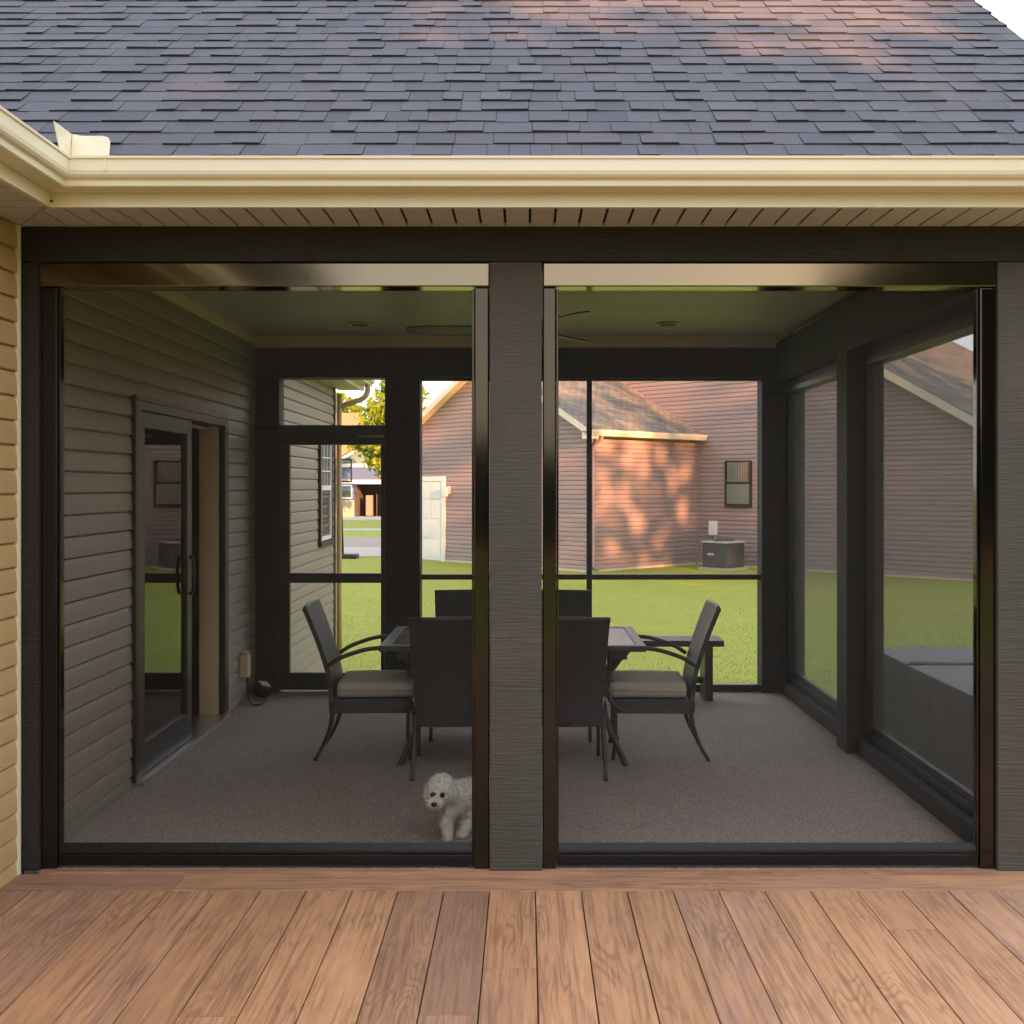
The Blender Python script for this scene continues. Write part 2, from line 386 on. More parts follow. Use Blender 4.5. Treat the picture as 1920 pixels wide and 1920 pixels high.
# ------------------------------------------------------------------ ground and paving
GZ = -0.45
def gz(y): return GZ - 0.27 * min(1.0, max(0.0, (y - 12) / 16.0))
ys = [-300, -60, 0, 12, 14, 17, 20, 23, 26, 28, 34, 45, 70, 120, 300, 700]
xs = [-500, -120, -40, -15, 0, 15, 40, 120, 500]
gv = [(x, y, gz(y)) for y in ys for x in xs]; nx = len(xs)
gf = [(j*nx+i, j*nx+i+1, (j+1)*nx+i+1, (j+1)*nx+i) for j in range(len(ys)-1) for i in range(nx-1)]
tag(mesh_obj('lawn', gv, gf, M['lawn']), kind='structure')
def slab(name, x0, x1, y0, y1, z, m, t=0.1): return tag(box(name, x0, x1, y0, y1, z - t, z, m, None, 0.01), kind='structure')
slab('driveway', -40, -3.2, 36.6, 42.0, gz(40) + 0.03, M['driveway'])
slab('street', -120, -3.4, 42.1, 51.0, gz(45) + 0.02, M['street'])
slab('pavement', -120, -2, 58.0, 60.5, gz(60) + 0.03, M['driveway'])
slab('garage_approach', -16, -6, 76, 84.8, gz(80) + 0.03, M['driveway'])
slab('patio', 2.2, 6.5, 3.0, 8.6, GZ + 0.04, M['concrete'])
slab('door_stoop', -2.0, -0.7, 8.8, 10.4, -0.12, M['concrete'], 0.33)
slab('porch_floor', -2.086, 2.146, 4.643, 8.78, 0.004, M['carpet'], 0.14)

# short grass blades on the lawn seen through the back of the porch
rg = random.Random(3); bv, bf = [], []
for i in range(55000):
    y = 9.0 + 20 * rg.random() ** 1.6; x = rg.uniform(-0.33, 0.46) * y
    if -2.2 < x < -0.6 and y < 10.5: continue
    h = rg.uniform(0.006, 0.018); a = rg.uniform(0, math.pi); w = 0.004 + 0.004 * rg.random(); z = gz(y)
    dx, dy = math.cos(a) * w, math.sin(a) * w; lx, ly = rg.gauss(0, 0.012), rg.gauss(0, 0.012)
    k = len(bv); bv += [(x-dx, y-dy, z), (x+dx, y+dy, z), (x+lx, y+ly, z+h)]; bf.append((k, k+1, k+2))
tag(mesh_obj('lawn_grass', bv, bf, M['blade']), 'short yellow green grass blades on the lawn behind the porch', 'grass', kind='stuff')

# ------------------------------------------------------------------ deck
deck = tag(box('deck', -2.086, 6.0, -1.5, 4.59, -0.30, -0.028, M['rubber'], None, 0), kind='structure')
PITCH, GAP = 0.18, 0.004
def plank(x0, x1, y0, y1, m): return box('plank', x0, x1, y0, y1, -0.026, random.uniform(-0.0008, 0.0008), m, deck, 0.003)
joints = {-1: [3.70, 0.4], -2: [3.37, 0.1], -6: [3.36, 0.9], 4: [1.0], -4: [2.2], 2: [2.9, -0.3], 6: [2.4], -9: [2.7], 8: [3.1], 7: [4.02, 1.4], -7: [1.9], 1: [1.5], 3: [0.7], 5: [1.9], 0: [1.2]}
for k in range(-11, 33):
    x0 = 0.0352 + PITCH * k
    cuts = [-1.5] + sorted(joints.get(k, [random.uniform(-0.8, 2.6)])) + [4.411 - GAP]
    for a, b_ in zip(cuts, cuts[1:]):
        plank(x0 + GAP/2, x0 + PITCH - GAP/2, a + 0.0015, b_ - 0.0015, M['deck'])
plank(-2.084, 0.0352 - PITCH*11 - GAP/2, -1.5, 4.411 - GAP, M['deck'])
for a, b_ in ((-2.084, X(322, 4.411)), (X(322, 4.411) + 0.002, 2.6), (2.602, 6.0)):
    plank(a, b_, 4.411, 4.592, M['deck_cross'])
box('deck_edge_trim', -2.0, 6.0, 4.594, 4.64, -0.02, 0.006, M['deck_cross'], deck, 0.003)

# ------------------------------------------------------------------ the house with its porch
WX = -2.086
house = thing('house', 'tan sided house with screened porch under a dark shingled gable roof', 'house', (-2.086, 6.6, 0))
def lap(name, a0, a1, z0, e, fr, m, parent, t=0.019, top=None):
    """lap siding board from a0 to a1 (distance along the wall), fr(a, d, z) -> point, d outwards"""
    b0, b1 = top if top else (a0, a1)
    pr = [(0,0.10),(t*0.55,0.07),(t*0.88,0.0),(t,0.04),(t*0.93,0.45),(t*0.76,0.74),(t*0.50,0.91),(0.002,0.965),(0,0.965)]
    n = len(pr); v = [fr(a0+(b0-a0)*h, d, z0+e*h) for d, h in pr] + [fr(a1+(b1-a1)*h, d, z0+e*h) for d, h in pr]
    f = [(k, k+1, k+1+n, k+n) for k in range(n-1)] + [tuple(range(n-1,-1,-1)), tuple(range(n, 2*n))]
    return mesh_obj(name, v, f, m, parent)
wall = boxes('wall', [(-2.24, -2.10, -3.0, 5.94, -0.45, 2.80), (-2.24, -2.10, 7.73, 12.16, -0.45, 2.80), (-2.24, -2.10, 5.94, 7.73, 2.05, 2.80),
                      (-9.5, -2.241, 11.96, 12.16, -0.45, 2.80)], M['siding'], house, 0)
wf = lambda a, d, z: (-2.10 + d, a, z)
E = 0.10
z = -0.438
while z < 2.66:
    e = min(E, 2.664 - z)
    if z < -0.06: segs = [(8.80, 12.15)]
    elif z < 2.05: segs = [(-3.0, 4.58), (4.60, 5.915), (7.755, 12.15)]
    else: segs = [(-3.0, 4.58), (4.60, 12.15)]
    if -0.06 < z < 0: segs = [(-3.0, 4.58), (4.70, 5.915), (7.755, 12.15)]
    for a, b_ in segs: lap('siding_board', a, b_, z, e, wf, M['siding' if b_ < 4.59 else 'unlit_siding'], wall)  # one wall: only boards in front of the porch carry the painted glow
    z += E
box('corner_trim', -2.098, -2.075, 4.581, 4.600, 0.0, 2.66, M['trim'], wall, 0.002)
boxes('corner_board', [(-2.12, -2.070, 12.10, 12.175, -0.45, 2.66)], M['chair_metal'], wall, 0.003)
# window in the far stretch of wall
win = boxes('window', [(-2.10,-2.055,11.20,11.26,1.02,2.14), (-2.10,-2.055,11.84,11.90,1.02,2.14), (-2.10,-2.055,11.26,11.84,2.08,2.14), (-2.10,-2.045,11.18,11.92,0.98,1.03)], M['frame'], house, 0.003)
boxes('sash', [(-2.085,-2.060,11.262,11.30,1.04,2.07),(-2.085,-2.060,11.80,11.838,1.04,2.07),(-2.085,-2.060,11.30,11.80,1.55,1.60),(-2.085,-2.062,11.30,11.80,1.04,1.08),(-2.085,-2.062,11.30,11.80,2.03,2.07)]
      + [(-2.083,-2.064,11.46+0.17*i,11.475+0.17*i,1.60,2.03) for i in range(2)] + [(-2.083,-2.0641,11.30,11.80,1.74+0.14*i,1.752+0.14*i) for i in range(2)], M['white'], win, 0.002)
box('pane', -2.082, -2.078, 11.26, 11.84, 1.04, 2.08, M['glass'], win, 0)
# dark room behind the sliding door
room = boxes('interior_room', [(-5.6,-5.5,3.9,9.9,0.0,2.6), (-5.5,-2.242,3.8,3.9,0.0,2.6), (-5.5,-2.242,9.9,10.0,0.0,2.6), (-5.5,-2.242,3.9,9.9,2.5,2.6)], M['interior'], house, 0)
box('interior_floor', -5.5, -2.12, 3.9, 9.9, -0.05, 0.02, M['wood_floor'], room, 0)
box('cupboard', -5.48, -4.9, 7.9, 9.6, 0.02, 1.9, M['wood_floor'], room, 0.01)

# sliding door
door = boxes('sliding_door', [(-2.20,-2.06,5.94,5.985,0.03,2.05), (-2.105,-2.06,7.665,7.73,0.03,2.05), (-2.20,-2.06,5.985,7.665,2.0,2.05)], M['frame'], house, 0.004)
boxes('casing', [(-2.099,-2.062,5.915,5.938,0.02,2.075), (-2.099,-2.062,7.733,7.756,0.02,2.075), (-2.099,-2.062,5.938,7.733,2.052,2.075)], M['frame'], door, 0.003)
box('threshold', -2.24, -2.03, 5.93, 7.74, 0.004, 0.03, M['silver'], door, 0.004)
boxes('door_jamb', [(-2.238,-2.106,7.66,7.73,0.03,1.999), (-2.238,-2.201,5.99,7.65,1.98,1.999)], M['jamb'], door, 0.003)
panel = boxes('door_panel', [(-2.115,-2.07,5.99,6.075,0.035,1.995), (-2.115,-2.07,6.84,6.93,0.035,1.995), (-2.115,-2.07,6.075,6.84,0.035,0.20), (-2.115,-2.07,6.075,6.84,1.91,1.995)], M['frame'], door, 0.004)
box('pane', -2.096, -2.090, 6.075, 6.84, 0.20, 1.91, M['glass'], door, 0)
tube('door_handle', smooth_path([(-2.068,6.875,0.93),(-2.045,6.872,0.95),(-2.038,6.87,1.05),(-2.045,6.872,1.14),(-2.068,6.875,1.16)]), 0.011, M['rubber'], door)
fixed = boxes('fixed_panel', [(-2.165,-2.125,6.02,6.09,0.04,1.99), (-2.165,-2.125,6.86,6.95,0.04,1.99), (-2.165,-2.125,6.09,6.86,0.04,0.19), (-2.165,-2.125,6.09,6.86,1.92,1.99)], M['frame'], door, 0.004)

# ---- eave: fascia, gutter, soffit (swept round the inside corner)
def sweep_corner(name, prof, m, parent, xe, fx=-1.81, fy=4.26, y0=-3.0, smooth=False):
    v, f = [], []; n = len(prof)
    for d, zz in prof: v += [(fx + d, y0, zz), (fx + d, fy - d, zz), (xe, fy - d, zz)]
    for i in range(n):
        j = (i + 1) % n
        for k in range(2): f.append((i*3+k, j*3+k, j*3+k+1, i*3+k+1))
    f.append(tuple(i*3 for i in range(n))); f.append(tuple(i*3+2 for i in reversed(range(n))))
    bm = bmesh.new(); bvs = [bm.verts.new(p) for p in v]
    for q in f: bm.faces.new([bvs[i] for i in q])
    return bm_obj(name, bm, m, parent, smooth)
sweep_corner('fascia', [(-0.02,2.652),(0.0,2.652),(0.0,2.82),(-0.02,2.82)], M['trim'], house, 2.38)
gp = [(0.002,2.706),(0.082,2.706),(0.088,2.710),(0.090,2.728),(0.092,2.732),(0.104,2.737),(0.112,2.746),(0.116,2.76),(0.117,2.800),(0.123,2.803),(0.124,2.812),(0.106,2.813),(0.105,2.807),(0.110,2.804),(0.110,2.762),(0.080,2.716),(0.006,2.716),(0.006,2.80),(0.002,2.80)]
gut = sweep_corner('gutter', gp, M['trim'], house, 2.40)
# corner splash guard on the lip of the gutter
bm = bmesh.new()
prof = [(-1.688,2.806),(-1.548,2.806),(-1.546,2.872),(-1.556,2.888),(-1.575,2.893),(-1.65,2.893),(-1.688,2.900)]
def prism(bm, pts, off):
    a = [bm.verts.new(p) for p in pts]; b_ = [bm.verts.new(Vector(p) + Vector(off)) for p in pts]
    bm.faces.new(a); bm.faces.new(list(reversed(b_)))
    for i in range(len(pts)): bm.faces.new([a[i], a[(i+1)%len(pts)], b_[(i+1)%len(pts)], b_[i]])
prism(bm, [(x, 4.150 + (zz-2.806)*0.15, zz) for x, zz in prof], (0, 0.003, 0))
prism(bm, [(-1.690,4.150,2.806),(-1.690,4.06,2.806),(-1.700,4.03,2.905),(-1.690,4.163,2.900)], (-0.003, 0, 0))
bm_obj('splash_guard', bm, M['trim'], gut)
box('gutter_seam_sleeve', -1.565, -1.555, 4.1405, 4.1425, 2.758, 2.803, M['trim'], gut, 0)
soffit = boxes('soffit', [(-1.80, 2.40, 4.285, 4.60, 2.672, 2.676), (-2.09,-1.835,-3.0,4.25,2.672,2.676), (-2.09,-1.80,4.25,4.60,2.6721,2.6761)], M['rubber'], house, 0)
def poly_slab(name, pts, z0, z1, m, parent):
    bm = bmesh.new(); a = [bm.verts.new((x,y,z0)) for x,y in pts]; b_ = [bm.verts.new((x,y,z1)) for x,y in pts]
    bm.faces.new(a); bm.faces.new(b_)
    for i in range(len(pts)): bm.faces.new([a[i], a[(i+1)%len(pts)], b_[(i+1)%len(pts)], b_[i]])
    return bm_obj(name, bm, m, parent)
SP = 0.1
def dia_y(x): return 4.278 + max(0.0, (-1.832 - x)) * ((4.612-4.278) / (2.086-1.832))
def dia_x(y): return -1.832 - max(0.0, (y - 4.278)) * ((2.086-1.832) / (4.612-4.278))
x = -2.08
while x < 2.36:
    x1 = min(x + SP - 0.011, 2.36)
    poly_slab('soffit_panel', [(x, dia_y(x)+0.003), (x1, dia_y(x1)+0.003), (x1, 4.622), (x, 4.622)], 2.662, 2.670, M['soffit'], soffit); x += SP
y = -2.99
while y < 4.60:
    y1 = min(y + SP - 0.011, 4.60)
    poly_slab('soffit_panel', [(-2.084, y), (dia_x(y)-0.003, y), (dia_x(y1)-0.003, y1), (-2.084, y1)], 2.662, 2.670, M['soffit'], soffit); y += SP
# ---- roofs
EY, EZ, TAN = 4.17, 2.815, 0.75
CO, SI = 0.8, 0.6
RIDGE_Y = 6.63; RIDGE_Z = EZ + TAN*(RIDGE_Y-EY)
VX = -1.75                       # valley starts here
RX = 2.40
roof = mesh_obj('porch_roof', [(VX,EY,EZ-0.02),(RX,EY,EZ-0.02),(RX,RIDGE_Y,RIDGE_Z-0.02),(VX-(RIDGE_Y-EY),RIDGE_Y,RIDGE_Z-0.02),
                               (RX,9.1,EZ-0.02),(VX,9.1,EZ-0.02),
                               (VX,EY,EZ-0.05),(RX,EY,EZ-0.05),(RX,RIDGE_Y,RIDGE_Z-0.05),(VX-(RIDGE_Y-EY),RIDGE_Y,RIDGE_Z-0.05),(RX,9.1,EZ-0.05),(VX,9.1,EZ-0.05)],
                [(0,1,2,3),(3,2,4,5),(9,8,7,6),(11,10,8,9),(0,6,7,1),(1,7,8,2),(2,8,10,4),(4,10,11,5)], M['shingle_edge'], house)
def uv_sheet(name, quads, m, parent):
    """quads: list of (corner, u-vector, v-vector) sheets given as 4 points, UV in metres"""
    v, f = [], []
    for q in quads:
        k = len(v); v += q; f.append(tuple(range(k, k+len(q))))
    o = mesh_obj(name, v, f, m, parent); uvl = o.data.uv_layers.new(name='UVMap')
    li = 0
    for q in quads:
        o0 = Vector(q[0]); u = (Vector(q[1]) - o0).normalized(); nrm = (Vector(q[1])-o0).cross(Vector(q[-1])-o0).normalized(); w = nrm.cross(u)
        for p in q:
            uvl.data[li].uv = ((Vector(p)-o0).dot(u), (Vector(p)-o0).dot(w)); li += 1
    return o
uv_sheet('back_slope_shingles', [[(RX,9.1,EZ),(VX,9.1,EZ),(VX-(RIDGE_Y-EY),RIDGE_Y,RIDGE_Z),(RX,RIDGE_Y,RIDGE_Z)]], M['own_far_shingle'], roof)
wing_roof = uv_sheet('wing_roof', [[(VX,-3.2,EZ),(VX,12.5,EZ),(-6.3,12.5,EZ+TAN*4.55),(-6.3,-3.2,EZ+TAN*4.55)], [(-10.8,12.5,EZ),(-10.8,-3.2,EZ),(-6.3,-3.2,EZ+TAN*4.5+0.03),(-6.3,12.5,EZ+TAN*4.5+0.03)]], M['own_far_shingle'], house)
mesh_obj('gable_wall', [(2.13,4.3,2.66),(2.13,9.0,2.66),(2.13,RIDGE_Y,RIDGE_Z-0.15),(2.10,4.3,2.66),(2.10,9.0,2.66),(2.10,RIDGE_Y,RIDGE_Z-0.15)], [(0,1,2),(5,4,3),(0,3,4,1),(1,4,5,2),(2,5,3,0)], M['siding'], house)
boxes('end_fascia', [(2.36,2.385,9.02,9.05,2.65,2.80)], M['trim'], house, 0)

EXPO = 0.127
tabs = []                        # (row, x0, x1, thick)
rt = random.Random(11); nrow = int(((RIDGE_Y-EY)/CO)/EXPO) + 1
for r in range(nrow):
    yv = EY + r*EXPO*CO; x = VX - (yv - EY) - 0.25 + rt.uniform(0, 0.15); raised = rt.random() < 0.5
    while x < RX:
        w = rt.choice((0.08, 0.10, 0.12, 0.14, 0.15, 0.17, 0.20)) * rt.uniform(0.92, 1.08)
        x1 = x + w
        if x1 > RX - 0.06: x1 = RX + rt.uniform(-0.012, 0.012)
        tabs.append((r, x, x1, (0.0098 if raised else 0.005) + rt.uniform(-0.001, 0.002)))
        x = x1; raised = not raised if rt.random() < 0.8 else raised
def tab_geo(w, t, rg_):
    L0, L1 = rg_.uniform(-0.004, 0.006), EXPO + 0.02
    j = [rg_.uniform(-0.0015, 0.0015) for _ in range(3)]
    g = 0.0009
    # u across, v up the slope, n normal; lower edge lifts a little unevenly
    p = [(g,L0,-0.004),(w-g,L0,-0.004),(w-g,L1,-0.004),(g,L1,-0.004),(g,L0+j[0],t+j[1]),(w-g,L0+j[0],t+j[2]),(w-g,L1,0.0015),(g,L1,0.0015)]
    return [Vector((u, v_*CO - n*SI, v_*SI + n*CO)) for u, v_, n in p]
TF = [(0,3,2,1),(4,5,6,7),(0,1,5,4),(1,2,6,5),(2,3,7,6),(3,0,4,7)]; TM = [1,0,1,0,1,0]
def in_view(r, x0, x1):
    yv = EY + (r+0.5)*EXPO*CO; zv = EZ + (r+0.5)*EXPO*SI
    pyy = CY - FP*(zv-EYE)/yv; return pyy > 0 and CX + FP*x1/yv > 0 and CX + FP*x0/yv < 1920
vis = [t for t in tabs if in_view(*t[:3])]
vis.sort(key=lambda t: (t[0], -(t[2]-t[1]))); single = set(vis[:300])
sv, sf, sm = [], [], []
for t in tabs:
    r, x0, x1, th = t
    base = Vector((x0, EY + r*EXPO*CO, EZ + r*EXPO*SI)); g = tab_geo(x1-x0, th, rt)
    if t in single:
        me = bpy.data.meshes.new('shingle'); me.from_pydata([tuple(p) for p in g], [], TF)
        me.materials.append(M['shingle']); me.materials.append(M['shingle_edge'])
        for p, mi in zip(me.polygons, TM): p.material_index = mi
        o = bpy.data.objects.new('shingle', me); o.location = base; link(o, roof)
    else:
        k = len(sv); sv += [p + base for p in g]; sf += [tuple(i+k for i in f) for f in TF]; sm += TM
o = mesh_obj('shingle_courses', sv, sf, [M['shingle'], M['shingle_edge']], roof); tag(o, kind='stuff')
for p, mi in zip(o.data.polygons, sm): p.material_index = mi
# far eave of the wing with its downspout
boxes('far_fascia', [(-1.83,-1.81,9.15,12.5,2.652,2.82)], M['trim'], house, 0.002)
bm = bmesh.new(); n = len(gp); rings = [[bm.verts.new((-1.81+d, yy, zz)) for d, zz in gp] for yy in (9.15, 12.52)]
for i in range(n): bm.faces.new([rings[0][i], rings[0][(i+1)%n], rings[1][(i+1)%n], rings[1][i]])
bm.faces.new(rings[0]); bm.faces.new(list(reversed(rings[1]))); fg = bm_obj('far_gutter', bm, M['trim'], house)
boxes('far_soffit', [(-2.09,-1.832,9.15,12.5,2.662,2.67)], M['soffit'], house, 0)
tube('downspout', smooth_path([(-1.745,12.30,2.71),(-1.745,12.30,2.63),(-1.80,12.28,2.55),(-2.02,12.24,2.46),(-2.045,12.235,2.38),(-2.045,12.235,-0.3)], 5), 0.030, M['siding'], fg, 8)

# ---- porch frame
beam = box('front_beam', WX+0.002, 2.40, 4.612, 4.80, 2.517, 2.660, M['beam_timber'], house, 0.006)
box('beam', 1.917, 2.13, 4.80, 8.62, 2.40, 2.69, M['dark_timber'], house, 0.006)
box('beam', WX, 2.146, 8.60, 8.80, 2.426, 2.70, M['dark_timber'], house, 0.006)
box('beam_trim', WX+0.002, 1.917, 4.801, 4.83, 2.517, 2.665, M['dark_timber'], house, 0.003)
def post(x0, x1, y0, y1, z1, m='dark_timber'): return box('post', x0, x1, y0, y1, 0.006, z1, M[m], house, 0.006)
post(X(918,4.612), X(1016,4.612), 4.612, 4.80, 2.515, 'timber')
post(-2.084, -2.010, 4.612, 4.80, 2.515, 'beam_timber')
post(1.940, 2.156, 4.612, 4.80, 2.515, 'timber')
post(1.90, 2.12, 6.64, 6.86, 2.399)
post(1.81, 2.140, 8.605, 8.79, 2.425)
post(-2.084, X(524,8.62), 8.605, 8.79, 2.425)
post(X(722,8.62), X(788,8.62), 8.605, 8.79, 2.425)
# side sills and tracks
for (a, b_) in ((4.83, 6.63), (6.87, 8.60)):
    su = box('side_sill', 1.956, 2.13, a, b_, 0.005, 0.10, M['dark_timber'], house, 0.006)
    sc_ = boxes('side_screen', [(2.01,2.07,a,b_,0.101,0.150), (2.01,2.07,a,b_,2.345,2.399), (2.00,2.08,a,a+0.05,0.150,2.345), (2.00,2.08,b_-0.05,b_,0.150,2.345)], M['frame'], house, 0.004)
    box('mesh', 2.038, 2.040, a+0.05, b_-0.05, 0.15, 2.345, M['side_mesh'], sc_, 0)
    box('side_header', 1.985, 2.085, a+0.05, b_-0.05, 2.30, 2.344, M['chair_metal'], sc_, 0.006)
    box('weight_bar', 2.025, 2.055, a+0.06, b_-0.06, 0.152, 0.185, M['frame'], sc_, 0.005)
# front roll screens, one in each bay
YB = 4.635
def bay(pxl, pxr, tl, tr, mat_l, mat_r, label, hx0, hx1):
    u = box('screen_header', X(hx0,YB), X(hx1,YB), YB-0.012, YB+0.10, Z(538,YB), 2.514, M['shiny'], house, 0.005)
    u["label"] = label
    for (a, b_) in (tl, tr):
        box('side_track', X(a,YB), X(b_,YB), YB, YB+0.06, 0.008, Z(539,YB), M['black_metal' if a < 100 else 'track'], u, 0.006)
    il, ir = tl[1], tr[0]
    box('track_lip', X(il,YB)+0.001, X(il,YB)+0.010, YB+0.012, YB+0.05, 0.03, Z(541,YB), M['track'], u, 0.002)
    box('track_lip', X(ir,YB)-0.010, X(ir,YB)-0.001, YB+0.012, YB+0.05, 0.03, Z(541,YB), M['track'], u, 0.002)
    box('mesh', X(il,YB)+0.003, X(ir,YB)-0.003, YB+0.030, YB+0.032, Z(1604,YB), Z(541,YB), M['solar_mesh'], u, 0)
    box('bottom_bar', X(il,YB)+0.003, X(ir,YB)-0.003, YB+0.008, YB+0.052, 0.018, Z(1604,YB), M['black_metal'], u, 0.006)
    # gathered hem of the mesh above the bar
    bm = bmesh.new(); n = 160; x0, x1 = X(il,YB)+0.006, X(ir,YB)-0.006; rr = random.Random(int(pxl)); rows = []
    for j, (zz, yy) in enumerate(((Z(1604,YB)+0.001,0.012),(Z(1600,YB),0.010),(Z(1594,YB),0.016),(Z(1588,YB),0.024),(Z(1584,YB),0.030))):
        row = []
        for i in range(n+1):
            fx = i / n; amp = (0.003 if 0 < j < 3 else 0.0006)
            row.append(bm.verts.new((x0+(x1-x0)*fx, YB+yy+amp*mnoise.noise(Vector((fx*110, j*0.7, pxl)))*1.4, zz + (0.002*mnoise.noise(Vector((fx*25, j, 3.0))) if j else 0))))
        rows.append(row)
    for j in range(4):
        for i in range(n): bm.faces.new([rows[j][i], rows[j][i+1], rows[j+1][i+1], rows[j+1][i]])
    bm_obj('screen_hem', bm, M['hem'], u, True)
bay(75, 918, (74,107), (889,917), None, None, 'black header of the left roll screen', 73, 917.5)
bay(1016, 1876, (1017.5,1043), (1838,1872), None, None, 'black header of the right roll screen', 1018, 1873)

# ---- porch ceiling
ceil = box('ceiling', WX, 2.0, 4.84, 8.60, 2.752, 2.76, M['ceiling'], house, 0)
y = 4.835
while y < 8.58:
    box('ceiling_board', WX+0.004, 1.916, y, min(y+0.092, 8.597), 2.742, 2.750, M['ceiling'], ceil, 0.002); y += 0.0945
boxes('crown_moulding', [(WX+0.003, WX+0.028, 4.835, 8.572, 2.666, 2.741), (WX+0.003, 1.915, 8.575, 8.599, 2.655, 2.741)], M['crown'], house, 0.004)
for px in (675, 1252):
    yl = 7.9; bm = bmesh.new()
    bmesh.ops.create_cone(bm, cap_ends=True, segments=28, radius1=0.085, radius2=0.075, depth=0.012); bm.transform(Matrix.Translation((X(px,yl), yl, 2.735)))
    rl = bm_obj('recessed_light', bm, M['crown'], house)
    bm = bmesh.new(); bmesh.ops.create_cone(bm, cap_ends=True, segments=24, radius1=0.058, radius2=0.058, depth=0.006); bm.transform(Matrix.Translation((X(px,yl), yl, 2.727)))
    bm_obj('lens', bm, M['frame'], rl)

# ---- back wall: door with transom and two screens
YK = 8.64
def bk(name, a, b_, t, u_, m, parent, d0=0.0, d1=0.05, bev=0.004):
    return box(name, X(a,YK), X(b_,YK), YK+d0, YK+d1, Z(u_,YK), Z(t,YK), m, parent, bev)
bd = bk('transom_bar', 524, 721, 797, 834, M['frame'], house, 0, 0.07)
bk('transom_pane', 524, 721, 709, 797, M['clear_glass'], bd, 0.03, 0.034, 0)
sdoor = boxes('back_door', [(X(526,YK),X(543,YK),YK,YK+0.05,0.02,Z(834.5,YK)), (X(714,YK),X(721.5,YK),YK,YK+0.05,0.02,Z(834.5,YK)),
                            (X(543,YK),X(714,YK),YK,YK+0.05,Z(1093,YK),Z(1075,YK)), (X(543,YK),X(714,YK),YK,YK+0.05,0.02,Z(1262,YK))], M['frame'], house, 0.004)
bk('pane', 543, 714, 836, 1075, M['clear_glass'], sdoor, 0.022, 0.026, 0); bk('pane', 543, 714, 1093, 1262, M['clear_glass'], sdoor, 0.022, 0.026, 0)
tube('door_closer', [(X(672,YK),YK-0.02,Z(818,YK)),(X(720,YK),YK-0.02,Z(818,YK))], 0.010, M['silver'], sdoor)
scr = boxes('back_screen', [(X(1100,YK),X(1110,YK),YK,YK+0.05,0.06,2.425), (X(789,YK),X(1099.5,YK),YK+0.001,YK+0.049,Z(1087,YK),Z(1077,YK)), (X(1110.5,YK),X(1427,YK),YK+0.001,YK+0.049,Z(1087,YK),Z(1077,YK)),
                            (X(789,YK),X(1427,YK),YK-0.001,YK+0.051,0.006,0.06), (X(789,YK),X(1427,YK),YK+0.002,YK+0.05,2.405,2.4255)], M['frame'], house, 0.003)
bk('mesh', 789, 1100, 713, 1283, M['insect_mesh'], scr, 0.03, 0.031, 0); bk('mesh', 1110, 1427, 713, 1283, M['insect_mesh'], scr, 0.03, 0.031, 0)

# ------------------------------------------------------------------ ceiling fan
fx, fy, fzv = X(985, 6.5), 6.5, 2.50
fan = thing('ceiling_fan', 'dark ceiling fan with flat blades hanging under the porch ceiling', 'fan', (fx, fy, fzv))
def lathe(name, prof, m, parent, loc, seg=24):
    bm = bmesh.new(); rings = [[bm.verts.new((loc[0]+r*math.cos(2*math.pi*k/seg), loc[1]+r*math.sin(2*math.pi*k/seg), loc[2]+zz)) for k in range(seg)] for r, zz in prof]
    for a, b_ in zip(rings, rings[1:]):
        for k in range(seg): bm.faces.new([a[k], a[(k+1)%seg], b_[(k+1)%seg], b_[k]])
    bm.faces.new(rings[0]); bm.faces.new(list(reversed(rings[-1])))
    return bm_obj(name, bm, m, parent, True)
lathe('motor', [(0.03,-0.07),(0.08,-0.065),(0.11,-0.03),(0.115,0.02),(0.09,0.06),(0.03,0.07)], M['frame'], fan, (fx,fy,fzv))
lathe('canopy', [(0.015,0.06),(0.015,0.17),(0.05,0.19),(0.07,0.236)], M['frame'], fan, (fx,fy,fzv))
for ang in (176, 296, 56):
    bm = bmesh.new(); sec = [(0.10,0.03),(0.18,0.05),(0.35,0.062),(0.55,0.068),(0.66,0.06),(0.70,0.03)]
    top = [bm.verts.new((r, w, 0.012*(w/0.068))) for r, w in sec] + [bm.verts.new((r, -w, -0.012*(w/0.068))) for r, w in reversed(sec)]
    f = bm.faces.new(top); e = bmesh.ops.extrude_face_region(bm, geom=[f]); bmesh.ops.translate(bm, vec=(0,0,0.008), verts=[q for q in e['geom'] if isinstance(q, bmesh.types.BMVert)])
    bm.transform(Matrix.Translation((fx,fy,fzv)) @ Matrix.Rotation(R(ang), 4, 'Z'))
    bm_obj('blade', bm, M['frame'], fan)

# ------------------------------------------------------------------ dining set
TX0, TX1, TY0, TY1, TZ = -0.824, 0.67, 6.25, 7.13, 0.70
tbl = thing('dining_table', 'dark slate topped outdoor dining table with curved metal legs', 'table', ((TX0+TX1)/2, (TY0+TY1)/2, 0))
boxes('table_frame', [(TX0,TX1,TY0,TY0+0.055,TZ-0.035,TZ), (TX0,TX1,TY1-0.055,TY1,TZ-0.035,TZ), (TX0,TX0+0.055,TY0+0.0551,TY1-0.0551,TZ-0.035,TZ-0.0005), (TX1-0.055,TX1,TY0+0.0551,TY1-0.0551,TZ-0.035,TZ-0.0005)], M['chair_metal'], tbl, 0.006)
for i in range(5):
    w = (TX1-TX0-0.11)/5
    for j in range(3):
        h = (TY1-TY0-0.11)/3; xx, yy = TX0+0.055+w*i, TY0+0.055+h*j
        box('tile', xx+0.002, xx+w-0.002, yy+0.002, yy+h-0.002, TZ-0.02, TZ-0.004, M['slate'], tbl, 0.002)
